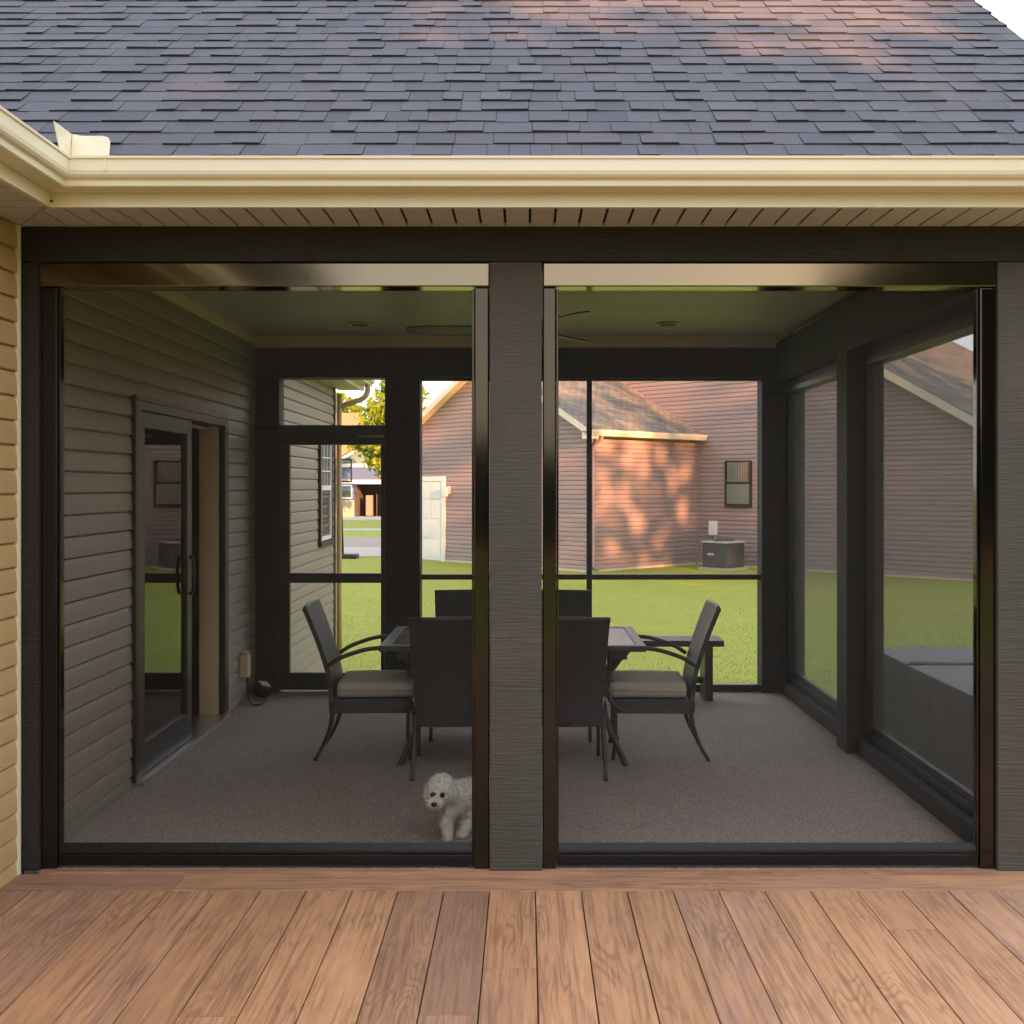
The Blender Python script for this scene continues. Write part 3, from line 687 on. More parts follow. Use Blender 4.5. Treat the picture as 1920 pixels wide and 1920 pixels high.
boxes('apron', [(TX0+0.10,TX1-0.10,TY0+0.08,TY0+0.10,TZ-0.09,TZ-0.036), (TX0+0.10,TX1-0.10,TY1-0.10,TY1-0.08,TZ-0.09,TZ-0.036)], M['chair_metal'], tbl, 0.003)
for sx, xe in ((1, TX1-0.11), (-1, TX0+0.11)):
    for sy, ye in ((-1, TY0+0.12), (1, TY1-0.12)):
        tube('leg', smooth_path([(xe+0.02*sx, ye, TZ-0.04), (xe-0.05*sx, ye-0.01*sy, TZ-0.12), (xe-0.12*sx, ye-0.03*sy, 0.45), (xe-0.10*sx, ye-0.02*sy, 0.25), (xe-0.0*sx, ye, 0.02), (xe+0.015*sx, ye+0.0*sy, 0.005)]), 0.017, M['chair_metal'], tbl)

def make_chair():
    root = bpy.data.objects.new('dining_chair', None); root["_proto"] = True; col.objects.link(root)
    # faces +x; seat front x=.24, back x=-.22
    def panel(t0, z0, z1):
        bm = bmesh.new(); n = 12; rows = []
        for i in range(n+1):
            s = i/n; zz = z0 + (z1-z0)*s
            xx = -0.215 - 0.02*s - 0.19*max(0, s-0.25)**1.35
            hw = 0.205 + 0.038*s
            rows.append([( xx - 0.018*(1-(2*k/8-1)**2), -hw + 2*hw*k/8, zz) for k in range(9)])
        f = [[bm.verts.new(p) for p in r] for r in rows]; b_ = [[bm.verts.new((p[0]-t0, p[1], p[2])) for p in r] for r in rows]
        for i in range(n):
            for k in range(8):
                bm.faces.new([f[i][k], f[i][k+1], f[i+1][k+1], f[i+1][k]]); bm.faces.new([b_[i][k+1], b_[i][k], b_[i+1][k], b_[i+1][k+1]])
            bm.faces.new([f[i][0], f[i+1][0], b_[i+1][0], b_[i][0]]); bm.faces.new([f[i+1][8], f[i][8], b_[i][8], b_[i+1][8]])
        for k in range(8):
            bm.faces.new([f[0][k+1], f[0][k], b_[0][k], b_[0][k+1]]); bm.faces.new([f[n][k], f[n][k+1], b_[n][k+1], b_[n][k]])
        return bm
    bk_ = bm_obj('backrest', panel(0.028, 0.275, 0.875), M['weave'], root, False)
    bm = bmesh.new(); add_tube(bm, [(-0.378,-0.243,0.874),(-0.391,-0.12,0.876),(-0.396,0,0.877),(-0.391,0.12,0.876),(-0.378,0.243,0.874)], 0.015, 6)
    bm_obj('top_rail', bm, M['chair_metal'], bk_, True)
    boxes('seat_frame', [(-0.21,0.235,-0.235,-0.205,0.275,0.36), (-0.21,0.235,0.205,0.235,0.275,0.36), (0.205,0.235,-0.2045,0.2045,0.275,0.36), (-0.21,0.204,-0.2045,0.2045,0.335,0.358)], M['weave'], root, 0.005)
    bm = bmesh.new(); add_box(bm, -0.20, 0.25, -0.225, 0.225, 0.362, 0.452, 0.035)
    bmesh.ops.subdivide_edges(bm, edges=[e for e in bm.edges if e.calc_length() > 0.15], cuts=4, use_grid_fill=True)
    for v in bm.verts:
        if v.co.z > 0.43: v.co.z += 0.018*(1-min(1,(abs(v.co.x-0.025)/0.225))**2)*(1-min(1,abs(v.co.y)/0.225)**2)
    cu = bm_obj('cushion', bm, M['cushion'], root, True)
    bm = bmesh.new()
    add_tube(bm, [(-0.19,-0.226,0.407),(0.24,-0.226,0.407)], 0.005, 6); add_tube(bm, [(-0.19,0.226,0.407),(0.24,0.226,0.407)], 0.005, 6); add_tube(bm, [(0.251,-0.215,0.407),(0.251,0.215,0.407)], 0.005, 6)
    bm_obj('piping', bm, M['cushion'], cu, True)
    for s in (-1, 1):
        tube('leg', smooth_path([(-0.215, 0.215*s, 0.33), (-0.235, 0.218*s, 0.20), (-0.275, 0.222*s, 0.09), (-0.325, 0.226*s, 0.004)]), [0.014]*6+[0.0125]*6+[0.0105]*7, M['chair_metal'], root, 8)
        tube('leg', smooth_path([(0.215, 0.215*s, 0.31), (0.212, 0.216*s, 0.15), (0.225, 0.218*s, 0.004)]), 0.0115, M['chair_metal'], root, 8)
        tube('armrest', smooth_path([(-0.245,0.245*s,0.555),(-0.16,0.252*s,0.605),(0.0,0.258*s,0.652),(0.14,0.260*s,0.645),(0.235,0.258*s,0.585),(0.272,0.254*s,0.49),(0.258,0.248*s,0.385),(0.205,0.242*s,0.31),(0.14,0.24*s,0.285)]), 0.0125, M['chair_metal'], root, 8, 0.8)
    return root
proto = make_chair()
chairs = [
    ('black woven patio chair at the right end of the table with taupe cushion', (0.735, 6.69), 180),
    ('black woven patio chair at the left end of the table with taupe cushion', (-0.905, 6.70), 0),
    ('near black woven chair left of the centre post, its back to the camera', (-0.405, 6.36), 90),
    ('near black woven chair right of the centre post, its back to the camera', (0.205, 6.36), 90),
    ('far black woven chair across the table, left of the centre post', (-0.375, 7.17), -90),
    ('far black woven chair across the table, right of the centre post', (0.185, 7.17), -90)]
for i, (lab, (cx, cy), rz) in enumerate(chairs):
    c = proto if i == 0 else copy_tree(proto)
    c.location = (cx, cy, 0.004); c.rotation_euler = (0, 0, R(rz + random.uniform(-2.5, 2.5)))
    if "_proto" in c: del c["_proto"]
    tag(c, lab, 'chair', 'patio chairs round the dining table')

bench = thing('bench', 'low dark bench standing along the back screen of the porch', 'bench', (0.9, 8.38, 0))
for i in range(3): box('seat_slat', 0.35, 1.455, 8.235+0.095*i, 8.235+0.095*i+0.09, 0.41, 0.455, M['chair_metal'], bench, 0.005)
for xx in (0.43, 1.315): box('leg', xx, xx+0.06, 8.25, 8.50, 0.005, 0.409, M['chair_metal'], bench, 0.005)
box('stretcher', 0.491, 1.314, 8.36, 8.39, 0.12, 0.17, M['chair_metal'], bench, 0.004)

# ------------------------------------------------------------------ outlet, cord and lamp in the porch corner
oy = 8.19
ob = thing('outlet_box', 'beige weatherproof outlet cover on the siding beside the sliding door', 'outlet', (-2.085, oy, 0.20))
box('cover', -2.088, -2.025, oy-0.045, oy+0.045, 0.20, 0.365, M['beige'], ob, 0.008)
box('hinge', -2.075, -2.035, oy-0.03, oy+0.03, 0.366, 0.385, M['beige'], ob, 0.004)
tag(tube('power_cord', smooth_path([(-2.045,8.20,0.20),(-2.04,8.20,0.10),(-2.02,8.18,0.035),(-1.98,8.10,0.014),(-1.92,8.12,0.012),(-1.92,8.25,0.012),(-1.95,8.35,0.03)]), 0.006, M['rubber']), 'thin black power cord hanging from the outlet to the floor', 'cord')
fl = thing('floor_lamp_box', 'small black device with pale square face on the floor below the outlet', 'device', (-1.99, 8.42, 0))
bm = bmesh.new(); add_box(bm, -0.05, 0.05, -0.05, 0.05, -0.045, 0.045, 0.012); bm.transform(Matrix.Translation((-1.985,8.42,0.066)) @ Euler((0.35,0.25,0.7)).to_matrix().to_4x4()); bm_obj('body', bm, M['rubber'], fl)
bm = bmesh.new(); add_box(bm, -0.036, 0.036, -0.036, 0.036, 0.0455, 0.049, 0.001); bm.transform(Matrix.Translation((-1.985,8.42,0.066)) @ Euler((0.35,0.25,0.7)).to_matrix().to_4x4()); bm_obj('face', bm, M['outlet_white'], fl)
bm = bmesh.new(); add_tube(bm, [(-2.0,8.47,0.012),(-1.94,8.50,0.014)], 0.012, 6); bm_obj('foot', bm, M['rubber'], fl)

# ------------------------------------------------------------------ dog
dog = thing('dog', 'small fluffy white dog standing behind the left screen beside the centre post', 'dog', (-0.26, 5.12, 0))
bm = bmesh.new()
def blob(c, r, sc=(1,1,1)):
    q = bmesh.ops.create_icosphere(bm, subdivisions=2, radius=1.0)
    bmesh.ops.transform(bm, matrix=Matrix.Translation(c) @ Matrix.Diagonal((r*sc[0], r*sc[1], r*sc[2], 1)), verts=q['verts'])
def limb(a, b_, r0, r1, n=7):
    a, b_ = Vector(a), Vector(b_)
    for i in range(n+1): blob(a.lerp(b_, i/n), r0+(r1-r0)*i/n)
H = Vector((-0.382, 5.00, 0.232))
blob(H, 0.062, (1.05, 0.95, 1.0)); blob(H+Vector((0,0.01,0.028)), 0.048, (1.15,1,0.9))
blob(H+Vector((-0.034,-0.060,-0.036)), 0.022, (1.1,1.1,0.85)); blob(H+Vector((-0.006,-0.058,-0.038)), 0.024, (1.15,1.1,0.9)); blob(H+Vector((-0.020,-0.054,-0.056)), 0.019, (1.2,1,0.6)); blob(H+Vector((-0.020,-0.060,-0.022)), 0.016, (0.8,1.3,1.0))
blob(H+Vector((0.055,0.012,-0.018)), 0.030, (0.62,0.9,1.4)); blob(H+Vector((-0.056,0.012,-0.016)), 0.028, (0.62,0.9,1.4))
limb(H+Vector((0.02,0.03,-0.02)), (-0.31,5.08,0.19), 0.050, 0.062)
limb((-0.31,5.085,0.178), (-0.10,5.24,0.185), 0.074, 0.072, 8); blob((-0.06,5.26,0.185), 0.072)
limb((-0.335,5.05,0.14), (-0.362,5.035,0.085), 0.036, 0.028); limb((-0.362,5.035,0.085), (-0.350,5.03,0.026), 0.028, 0.021); blob((-0.352,5.018,0.018), 0.023, (1,1.3,0.75))
limb((-0.262,5.10,0.14), (-0.264,5.095,0.085), 0.040, 0.032); limb((-0.264,5.095,0.085), (-0.284,5.075,0.026), 0.031, 0.025); blob((-0.292,5.062,0.018), 0.025, (1.1,1.25,0.75))
for dx, dy in ((-0.03,-0.02),(0.04,0.06)):
    hx, hy = -0.08+dx, 5.245+dy
    limb((hx,hy,0.15), (hx-0.02,hy-0.01,0.105), 0.052, 0.036); limb((hx-0.02,hy-0.01,0.105), (hx+0.025,hy+0.02,0.075), 0.034, 0.026); limb((hx+0.025,hy+0.02,0.075), (hx+0.02,hy+0.012,0.024), 0.026, 0.022); blob((hx+0.008,hy,0.018), 0.024, (1.3,1,0.75))
limb((0.0,5.29,0.225), (0.02,5.30,0.285), 0.022, 0.030, 4); blob((0.0,5.29,0.30), 0.034)
me = bpy.data.meshes.new('body'); bm.to_mesh(me); bm.free()
tmp = bpy.data.objects.new('tmp', me); col.objects.link(tmp)
rm = tmp.modifiers.new('r', 'REMESH'); rm.mode = 'VOXEL'; rm.voxel_size = 0.0055
sm_ = tmp.modifiers.new('s', 'SMOOTH'); sm_.factor = 0.6; sm_.iterations = 5
dg = bpy.context.evaluated_depsgraph_get(); me2 = bpy.data.meshes.new_from_object(tmp.evaluated_get(dg)); bpy.data.objects.remove(tmp)
for v in me2.vertices:
    nn = mnoise.noise(v.co*60)*0.006 + mnoise.noise(v.co*130)*0.0035
    v.co += v.normal*nn; v.co.z = max(0.005, v.co.z)
me2.name = 'body'; me2.materials.clear(); me2.materials.append(M['fur'])
for p in me2.polygons: p.use_smooth = True
body = bpy.data.objects.new('body', me2); link(body, dog)
rd = random.Random(5); fv, ff = [], []
polys = list(me2.polygons); EYES = [Vector((-0.413,4.945,0.229)), Vector((-0.371,4.937,0.229))]; NOSE = Vector((-0.404,4.902,0.197))
for i in range(26000):
    p = polys[rd.randrange(len(polys))]; c = p.center; n = p.normal
    if any((c-e).length < 0.014 for e in EYES) or (c-NOSE).length < 0.016: continue
    tdir = Vector((rd.gauss(0,0.6), rd.gauss(0,0.6), rd.gauss(-0.35,0.5)))
    d = (n*1.0 + tdir*0.75).normalized()*rd.uniform(0.008, 0.018)
    s = d.cross(Vector((rd.random(), rd.random(), rd.random()))).normalized()*0.0013
    tip = c+d; tip.z = max(0.005, tip.z)
    k = len(fv); fv += [c-s-n*0.001, c+s-n*0.001, tip]; ff.append((k,k+1,k+2))
mesh_obj('fur', fv, ff, M['fur'], dog)
for e in EYES:
    bm = bmesh.new(); bmesh.ops.create_icosphere(bm, subdivisions=2, radius=0.0118); bm.transform(Matrix.Translation(e)); bm_obj('eye', bm, M['nose'], dog, True)
bm = bmesh.new(); bmesh.ops.create_icosphere(bm, subdivisions=2, radius=0.0125); bm.transform(Matrix.Translation(NOSE+Vector((0,0.004,0))) @ Matrix.Diagonal((1.15,0.8,0.85,1))); bm_obj('nose', bm, M['nose'], dog, True)

# ------------------------------------------------------------------ hot tub beside the porch
tub = thing('hot_tub', 'dark square hot tub with folding grey cover outside the right screens', 'hot tub', (3.5, 7.0, GZ))
box('cabinet', 2.45, 4.40, 5.60, 7.87, GZ+0.045, 0.35, M['tub_cabinet'], tub, 0.05)
for i in range(2): box('cabinet_panel', 2.438, 2.448, 5.70+1.06*i, 6.72+1.06*i, GZ+0.10, 0.31, M['tub_cabinet'], tub, 0.006)
box('cover', 2.42, 4.43, 5.57, 7.135, 0.355, 0.455, M['tub_cover'], tub, 0.03)
box('cover', 2.42, 4.43, 7.155, 7.90, 0.355, 0.46, M['tub_cover'], tub, 0.03)
tube('cover_strap', [(2.44,7.145,0.462),(4.40,7.145,0.462)], 0.012, M['ac_light'], tub)

# ------------------------------------------------------------------ neighbour house, turned 45 degrees
UX, UY = math.cos(R(43.5)), math.sin(R(43.5)); VXd, VYd = UY, -UX
BX, BY = 1.69, 30.06; NG = -0.72
def L(u, v, z): return (BX + UX*u + VXd*v, BY + UY*u + VYd*v, z)
MN = Matrix(((UX, VXd, 0, BX), (UY, VYd, 0, BY), (0, 0, 1, 0), (0, 0, 0, 1)))
nb = thing('neighbour_house', 'red brown sided neighbour house with grey gable roofs across the lawn', 'house', (BX+6, BY+5, NG))
PIT = 0.56; EV = 3.10; AV = -4.0; EXN = 0.127
def nbox(name, u0, u1, v0, v1, z0, z1, m, parent=nb, bev=0.0):
    bm = bmesh.new(); add_box(bm, u0, u1, v0, v1, z0, z1, bev); bm.transform(MN); return bm_obj(name, bm, m, parent)
U2 = 4.63; MV, ME = 0.5, 2.9       # main gable plane, its apex, eave height
wing_top = EV + PIT*4.3; main_top = 4.63 + 0.58*5.57
gw = mesh_obj('wing_wall', [L(0.02,-8,NG-0.3),L(0.02,-0.02,NG-0.3),L(0.02,-0.02,EV+0.1),L(0.02,AV,wing_top-0.1),L(0.02,-8,EV+0.1), L(0.02,-0.02,NG-0.3),L(U2,-0.02,NG-0.3),L(U2,-0.02,EV+0.1),L(0.02,-0.02,EV+0.1)], [(0,1,2,3,4),(5,6,7,8)], M['neighbour_siding'], nb)
mw = mesh_obj('main_wall', [L(U2+0.02,-8.3,NG-0.3),L(U2+0.02,8.8,NG-0.3),L(U2+0.02,8.8,ME+0.1),L(U2+0.02,MV,main_top-0.05),L(U2+0.02,-8.3,ME+0.1), L(U2+0.02,8.8,NG-0.3), L(14,8.8,NG-0.3), L(14,8.8,ME+0.1), L(U2+0.02,8.8,ME+0.1)], [(0,1,2,3,4),(5,6,7,8)], M['neighbour_siding'], nb)
fW = lambda a, d, z: L(0.02 - d, a, z); fS = lambda a, d, z: L(a, -0.02 + d, z); fM = lambda a, d, z: L(U2 + 0.02 - d, a, z); fE = lambda a, d, z: L(a, 8.8 + d, z)
def gable_lim(zz, apex_v, apex_z, pit, lo, hi):
    h = (apex_z - zz)/pit; return max(lo, apex_v - h), min(hi, apex_v + h)
z = NG + 0.06
while z < main_top - 0.12:
    za, zb = z, z + EXN
    a0, a1 = gable_lim(za, AV, wing_top-0.05, PIT, -8.0, -0.06); b0, b1 = gable_lim(zb, AV, wing_top-0.05, PIT, -8.0, -0.06)
    if a1 - a0 > 0.1 and b1 > b0: lap('siding_board', a0, a1, za, EXN, fW, M['neighbour_siding'], gw, 0.034, (b0, b1))
    if zb < EV: lap('siding_board', 0.05, U2, za, EXN, fS, M['neighbour_siding'], gw, 0.034)
    a0, a1 = gable_lim(za, MV, main_top, 0.58, 0.0 if zb < EV-0.1 else -8.3, 8.75); b0, b1 = gable_lim(zb, MV, main_top, 0.58, 0.0 if zb < EV-0.1 else -8.3, 8.75)
    if a1 - a0 > 0.1 and b1 > b0: lap('siding_board', a0, a1, za, EXN, fM, M['neighbour_siding'], mw, 0.034, (b0, b1))
    z += EXN
nbox('corner_post', -0.03, 0.06, -0.06, 0.03, NG, EV-0.08, M['neighbour_siding'], gw)
nbox('corner_post', U2-0.05, U2+0.01, -0.01, 0.05, NG, EV-0.1, M['neighbour_siding'], gw)
nbox('foundation', -0.012, 0.01, -8.0, 0.012, NG-0.3, NG+0.06, M['foundation']); nbox('foundation', 0.012, U2, -0.01, 0.012, NG-0.3, NG+0.06, M['foundation']); nbox('foundation', U2-0.012, U2+0.012, 0.013, 8.8, NG-0.3, NG+0.06, M['foundation'])
wr = uv_sheet('wing_roof', [[L(-0.3,0.3,EV),L(U2+0.01,0.3,EV),L(U2+0.01,AV,wing_top),L(-0.3,AV,wing_top)], [L(U2,-8.3,EV),L(-0.3,-8.3,EV),L(-0.3,AV,wing_top),L(U2,AV,wing_top)]], M['far_shingle'], nb)
e0, e1 = MV-(main_top-ME)/0.58-0.3, MV+(main_top-ME)/0.58+0.3
mr = uv_sheet('main_roof', [[L(U2-0.35,e1,main_top-0.58*(e1-MV)+0.08),L(15,e1,main_top-0.58*(e1-MV)+0.08),L(15,MV,main_top+0.08),L(U2-0.35,MV,main_top+0.08)], [L(15,e0,main_top-0.58*(MV-e0)+0.08),L(U2-0.35,e0,main_top-0.58*(MV-e0)+0.08),L(U2-0.35,MV,main_top+0.08),L(15,MV,main_top+0.08)]], M['far_shingle'], nb)
def rake(u0, u1, va, za, vb, zb, h, parent):
    bm = bmesh.new(); prism(bm, [L(u0,va,za-0.012),L(u0,vb,zb-0.012),L(u0,vb,zb-h),L(u0,va,za-h)], Vector(L(u1,0,0))-Vector(L(u0,0,0))); bm_obj('rake_board', bm, M['neighbour_trim'], parent)
rake(-0.31,-0.02, AV,wing_top,0.32,EV-0.01,0.2,wr); rake(-0.31,-0.02, AV,wing_top,-8.32,EV-0.01,0.2,wr)
rake(U2-0.36,U2-0.02, MV,main_top+0.08,e1,main_top-0.58*(e1-MV)+0.08,0.24,mr); rake(U2-0.36,U2-0.02, MV,main_top+0.08,e0,main_top-0.58*(MV-e0)+0.08,0.24,mr)
nbox('eave_return', -0.31, -0.02, 0.02, 0.36, EV-0.24, EV-0.03, M['neighbour_trim'], wr)
bm = bmesh.new()
for u0, u1 in ((-0.3, U2-0.01),):
    ring = [(0.30,-0.14),(0.38,-0.14),(0.42,-0.05),(0.43,0.02),(0.40,0.02),(0.39,-0.04),(0.31,-0.04)]
    ra = [bm.verts.new(L(u0, v, EV-0.02+zz)) for v, zz in ring]; rb = [bm.verts.new(L(u1, v, EV-0.02+zz)) for v, zz in ring]; n = len(ring)
    for i in range(n): bm.faces.new([ra[i], ra[(i+1)%n], rb[(i+1)%n], rb[i]])
    bm.faces.new(ra); bm.faces.new(list(reversed(rb)))
bm_obj('gutter', bm, M['neighbour_trim'], wr)
nbox('eave_soffit', -0.02, U2, 0.0, 0.31, EV-0.16, EV-0.14, M['neighbour_trim'], wr)
bm = bmesh.new(); add_tube(bm, [L(0.15,0.36,EV-0.14),L(0.12,0.30,EV-0.26),L(0.10,0.06,EV-0.42),L(0.10,0.05,EV-0.6),L(0.10,0.05,NG+0.15),L(0.12,0.2,NG+0.08)], 0.045, 8); bm_obj('downspout', bm, M['neighbour_siding'], wr, True)
# window on the main wall
UW = U2 - 0.032
w0, w1, wz0, wz1 = 1.08, 1.98, 1.05, 2.33
nw = boxes('window', [(UW-0.05,UW+0.03,w0,w0+0.045,wz0,wz1),(UW-0.05,UW+0.03,w1-0.045,w1,wz0,wz1),(UW-0.05,UW+0.03,w0+0.045,w1-0.045,wz1-0.045,wz1),(UW-0.06,UW+0.03,w0,w1,wz0-0.05,wz0+0.04)], M['frame'], nb, 0, MN)
boxes('sash', [(UW-0.045,UW-0.015,w0+0.05,w1-0.05,(wz0+wz1)/2-0.03,(wz0+wz1)/2+0.03)], M['frame'], nw, 0, MN)
boxes('curtain', [(UW-0.012,UW-0.006,w0+0.07+0.09*i,w0+0.07+0.09*i+0.07,(wz0+wz1)/2,wz1-0.045) for i in range(8)] + [(UW-0.0125,UW-0.0065,w0+0.045,w1-0.045,wz0+0.04,(wz0+wz1)/2)], M['white'], nw, 0, MN)
boxes('pane', [(UW-0.030,UW-0.027,w0+0.045,w1-0.045,wz0+0.04,wz1-0.045)], M['glass'], nw, 0, MN)
# garage door and lamp on the wing gable
gd = nbox('garage_door', -0.03, 0.0, -7.85, -6.22, NG+0.02, 1.75, M['white'])
for i in range(4):
    for j in range(3): nbox('door_panel', -0.042, -0.031, -7.78+0.53*j, -7.32+0.53*j, NG+0.10+0.61*i, NG+0.58+0.61*i, M['white'], gd, 0.01)
boxes('door_trim', [(-0.06,0.0,-6.215,-6.05,NG,1.90),(-0.06,0.0,-7.99,-6.22,1.755,1.90)], M['white'], gd, 0, MN)
nl = nbox('wall_lamp', -0.12, -0.0, -5.95, -5.80, 1.35, 1.60, M['ac_light'], nb, 0.02); nbox('lamp_shade', -0.24, -0.121, -5.97, -5.78, 1.28, 1.56, M['white'], nl, 0.03)

# air conditioner and electrical box by the neighbour wall
ac = thing('air_conditioner', 'dark grey outdoor air conditioner standing by the neighbour wall', 'air conditioner', (5.5, 31.2, NG))
MA = Matrix.Translation((5.50, 31.25, 0)) @ Matrix.Rotation(R(43.5), 4, 'Z')
boxes('pad', [(-0.5,0.5,-0.5,0.5,NG-0.1,NG+0.06)], M['concrete'], ac, 0.01, MA)
boxes('cabinet', [(-0.41,0.41,-0.41,0.41,NG+0.07,NG+0.74)], M['ac_dark'], ac, 0.03, MA)
boxes('top_cover', [(-0.44,0.44,-0.44,0.44,NG+0.742,NG+0.79)], M['ac_light'], ac, 0.015, MA)
boxes('louvre', [(-0.418+0.0*i,0.418,-0.418,0.418,NG+0.12+0.045*i,NG+0.135+0.045*i) for i in range(13)], M['ac_dark'], ac, 0, MA)
boxes('badge', [(-0.424,-0.419,0.02,0.24,NG+0.40,NG+0.46)], M['ac_light'], ac, 0, MA)
lathe('fan_guard', [(0.30,0.0),(0.30,0.03),(0.2,0.05),(0.02,0.055)], M['ac_dark'], ac, (5.50,31.25,NG+0.79))
eb = thing('electrical_box', 'small white electrical box on the red brown wall above the air conditioner', 'electrical box', L(U2,0.65,0.2))
boxes('cover', [(U2-0.13,U2-0.01,0.54,0.78,0.17,0.58)], M['white'], eb, 0.01, MN)
bm = bmesh.new(); add_tube(bm, [L(U2-0.05,0.72,0.17),L(U2-0.05,0.72,-0.1),L(U2-0.2,0.68,-0.22),L(U2-0.5,0.6,-0.25)], 0.022, 6); bm_obj('conduit', bm, M['ac_light'], eb, True)

# ------------------------------------------------------------------ far houses across the street
g8 = gz(85)
bh = thing('blue_house', 'blue gabled house with white trim and open garage across the street', 'house', (-11, 85, g8))
Yb = 85.0
boxes('wall', [(-14.6,-13.05,Yb,Yb+8,g8,3.35),(-13.05,-10.6,Yb,Yb+0.3,1.75,3.35),(-10.6,-7.3,Yb,Yb+8,g8,3.35),(-13.05,-10.6,Yb+6,Yb+6.3,g8,3.0)], M['blue_siding'], bh, 0)
mesh_obj('gable', [(-14.4,Yb-0.01,3.35),(-7.4,Yb-0.01,3.35),(-10.9,Yb-0.01,5.45),(-14.4,Yb+0.3,3.35),(-7.4,Yb+0.3,3.35),(-10.9,Yb+0.3,5.45)], [(0,1,2),(5,4,3),(0,3,4,1),(1,4,5,2),(2,5,3,0)], M['teal_siding'], bh)
boxes('trim_band', [(-14.7,-7.2,Yb-0.12,Yb-0.02,3.05,3.30),(-14.7,-7.2,Yb-0.12,Yb-0.02,1.78,2.08)], M['white'], bh, 0)
bm = bmesh.new()
for s in (-1, 1): prism(bm, [(-10.9,Yb-0.45,5.62),(-10.9+s*4.0,Yb-0.45,3.22),(-10.9+s*4.0,Yb-0.45,2.98),(-10.9,Yb-0.45,5.38)], (0,0.3,0))
bm_obj('rake_board', bm, M['white'], bh)
bm = bmesh.new()
for s in (-1, 1): prism(bm, [(-10.9,Yb-0.5,5.72),(-10.9+s*4.1,Yb-0.5,3.26),(-10.9+s*4.1,Yb-0.5,3.20),(-10.9,Yb-0.5,5.66)], (0,9,0))
bm_obj('roof', bm, M['far_shingle'], bh)
box('stone_base', -14.65, -13.05, Yb-0.15, Yb-0.01, g8, 0.55, M['stone'], bh, 0.02)
w = boxes('window', [(-14.25,-13.2,Yb-0.14,Yb-0.02,0.66,0.76),(-14.25,-13.2,Yb-0.14,Yb-0.02,1.62,1.72),(-14.25,-14.15,Yb-0.14,Yb-0.02,0.76,1.62),(-13.3,-13.2,Yb-0.14,Yb-0.02,0.76,1.62)], M['white'], bh, 0)
box('pane', -14.15, -13.3, Yb-0.06, Yb-0.03, 0.76, 1.62, M['glass'], w, 0)
boxes('garage_interior', [(-13.04,-10.61,Yb+5.6,Yb+5.9,g8+0.04,1.74),(-13.045,-13.0,Yb+0.31,Yb+5.6,g8+0.04,1.74),(-10.65,-10.605,Yb+0.31,Yb+5.6,g8+0.04,1.74)], M['dark_void'], bh, 0)
tag(box('storage_cupboard', -12.4, -11.9, Yb+1.5, Yb+2.1, g8+0.05, 0.9, M['street'], None, 0.02), 'pale tall cupboard standing in the open garage of the blue house', 'cupboard')
tag(boxes('storage_shelf', [(-11.6,-10.9,Yb+1.6,Yb+2.0,g8+0.04+0.45*i,g8+0.09+0.45*i) for i in range(4)] + [(-11.6,-11.54,Yb+1.62,Yb+1.98,g8+0.04,1.0),(-10.96,-10.9,Yb+1.62,Yb+1.98,g8+0.04,1.0)], M['dark_void'], None, 0.0), 'brown shelf unit against the right side of the open garage', 'shelf')
th = thing('tan_house', 'tall house with tan orange roof far behind the blue house', 'house', (-22, 118, gz(118)))
box('wall', -30, -15.5, 114, 124, gz(118), 4.6, M['cream_wall'], th, 0)
uv_sheet('roof', [[(-30.6,113.4,4.4),(-14.9,113.4,4.4),(-17.3,119,9.4),(-28.0,119,9.4)], [(-14.9,113.4,4.4),(-14.9,124.6,4.4),(-17.3,119,9.4)], [(-14.9,124.6,4.4),(-30.6,124.6,4.4),(-28.0,119,9.4),(-17.3,119,9.4)], [(-30.6,124.6,4.4),(-30.6,113.4,4.4),(-28.0,119,9.4)]], M['tan_roof'], th)
for i in range(3):
    wn_ = box('window', -18.9-2.6*i, -17.7-2.6*i, 113.9, 113.98, 1.4, 3.0, M['white'], th, 0); box('pane', -18.8-2.6*i, -17.8-2.6*i, 113.86, 113.89, 1.5, 2.9, M['glass'], wn_, 0)

# basketball hoop by the driveway
hy = 36.0; hx = X(645, hy); hg = gz(36)
hoop = thing('basketball_hoop', 'basketball hoop on a pole at the near edge of the driveway', 'basketball hoop', (hx, hy, hg))
box('base', hx-0.35, hx+0.45, hy-0.3, hy+0.3, hg, hg+0.14, M['rubber'], hoop, 0.04)
tube('pole', [(hx-0.05,hy,hg+0.1),(hx-0.10,hy,1.0),(hx-0.16,hy,1.75)], 0.05, M['chair_metal'], hoop)
boxes('backboard_frame', [(hx-0.30,hx+0.30,hy-0.28,hy-0.24,1.72,1.78),(hx-0.30,hx+0.30,hy-0.28,hy-0.24,2.42,2.48),(hx-0.30,hx-0.25,hy-0.28,hy-0.24,1.78,2.42),(hx+0.25,hx+0.30,hy-0.28,hy-0.24,1.78,2.42)], M['rubber'], hoop, 0)
box('backboard', hx-0.25, hx+0.25, hy-0.268, hy-0.252, 1.78, 2.42, M['clear_glass'], hoop, 0)
boxes('arm', [(hx-0.14,hx-0.10,hy-0.24,hy+0.02,1.85,1.9),(hx-0.14,hx-0.10,hy-0.24,hy+0.02,2.1,2.15)], M['rubber'], hoop, 0)
bm = bmesh.new(); add_tube(bm, [(hx+0.2*math.cos(a*math.pi/8),hy-0.5+0.2*math.sin(a*math.pi/8),1.82) for a in range(17)], 0.015, 6); bm_obj('rim', bm, M['tan_roof'], hoop, True)

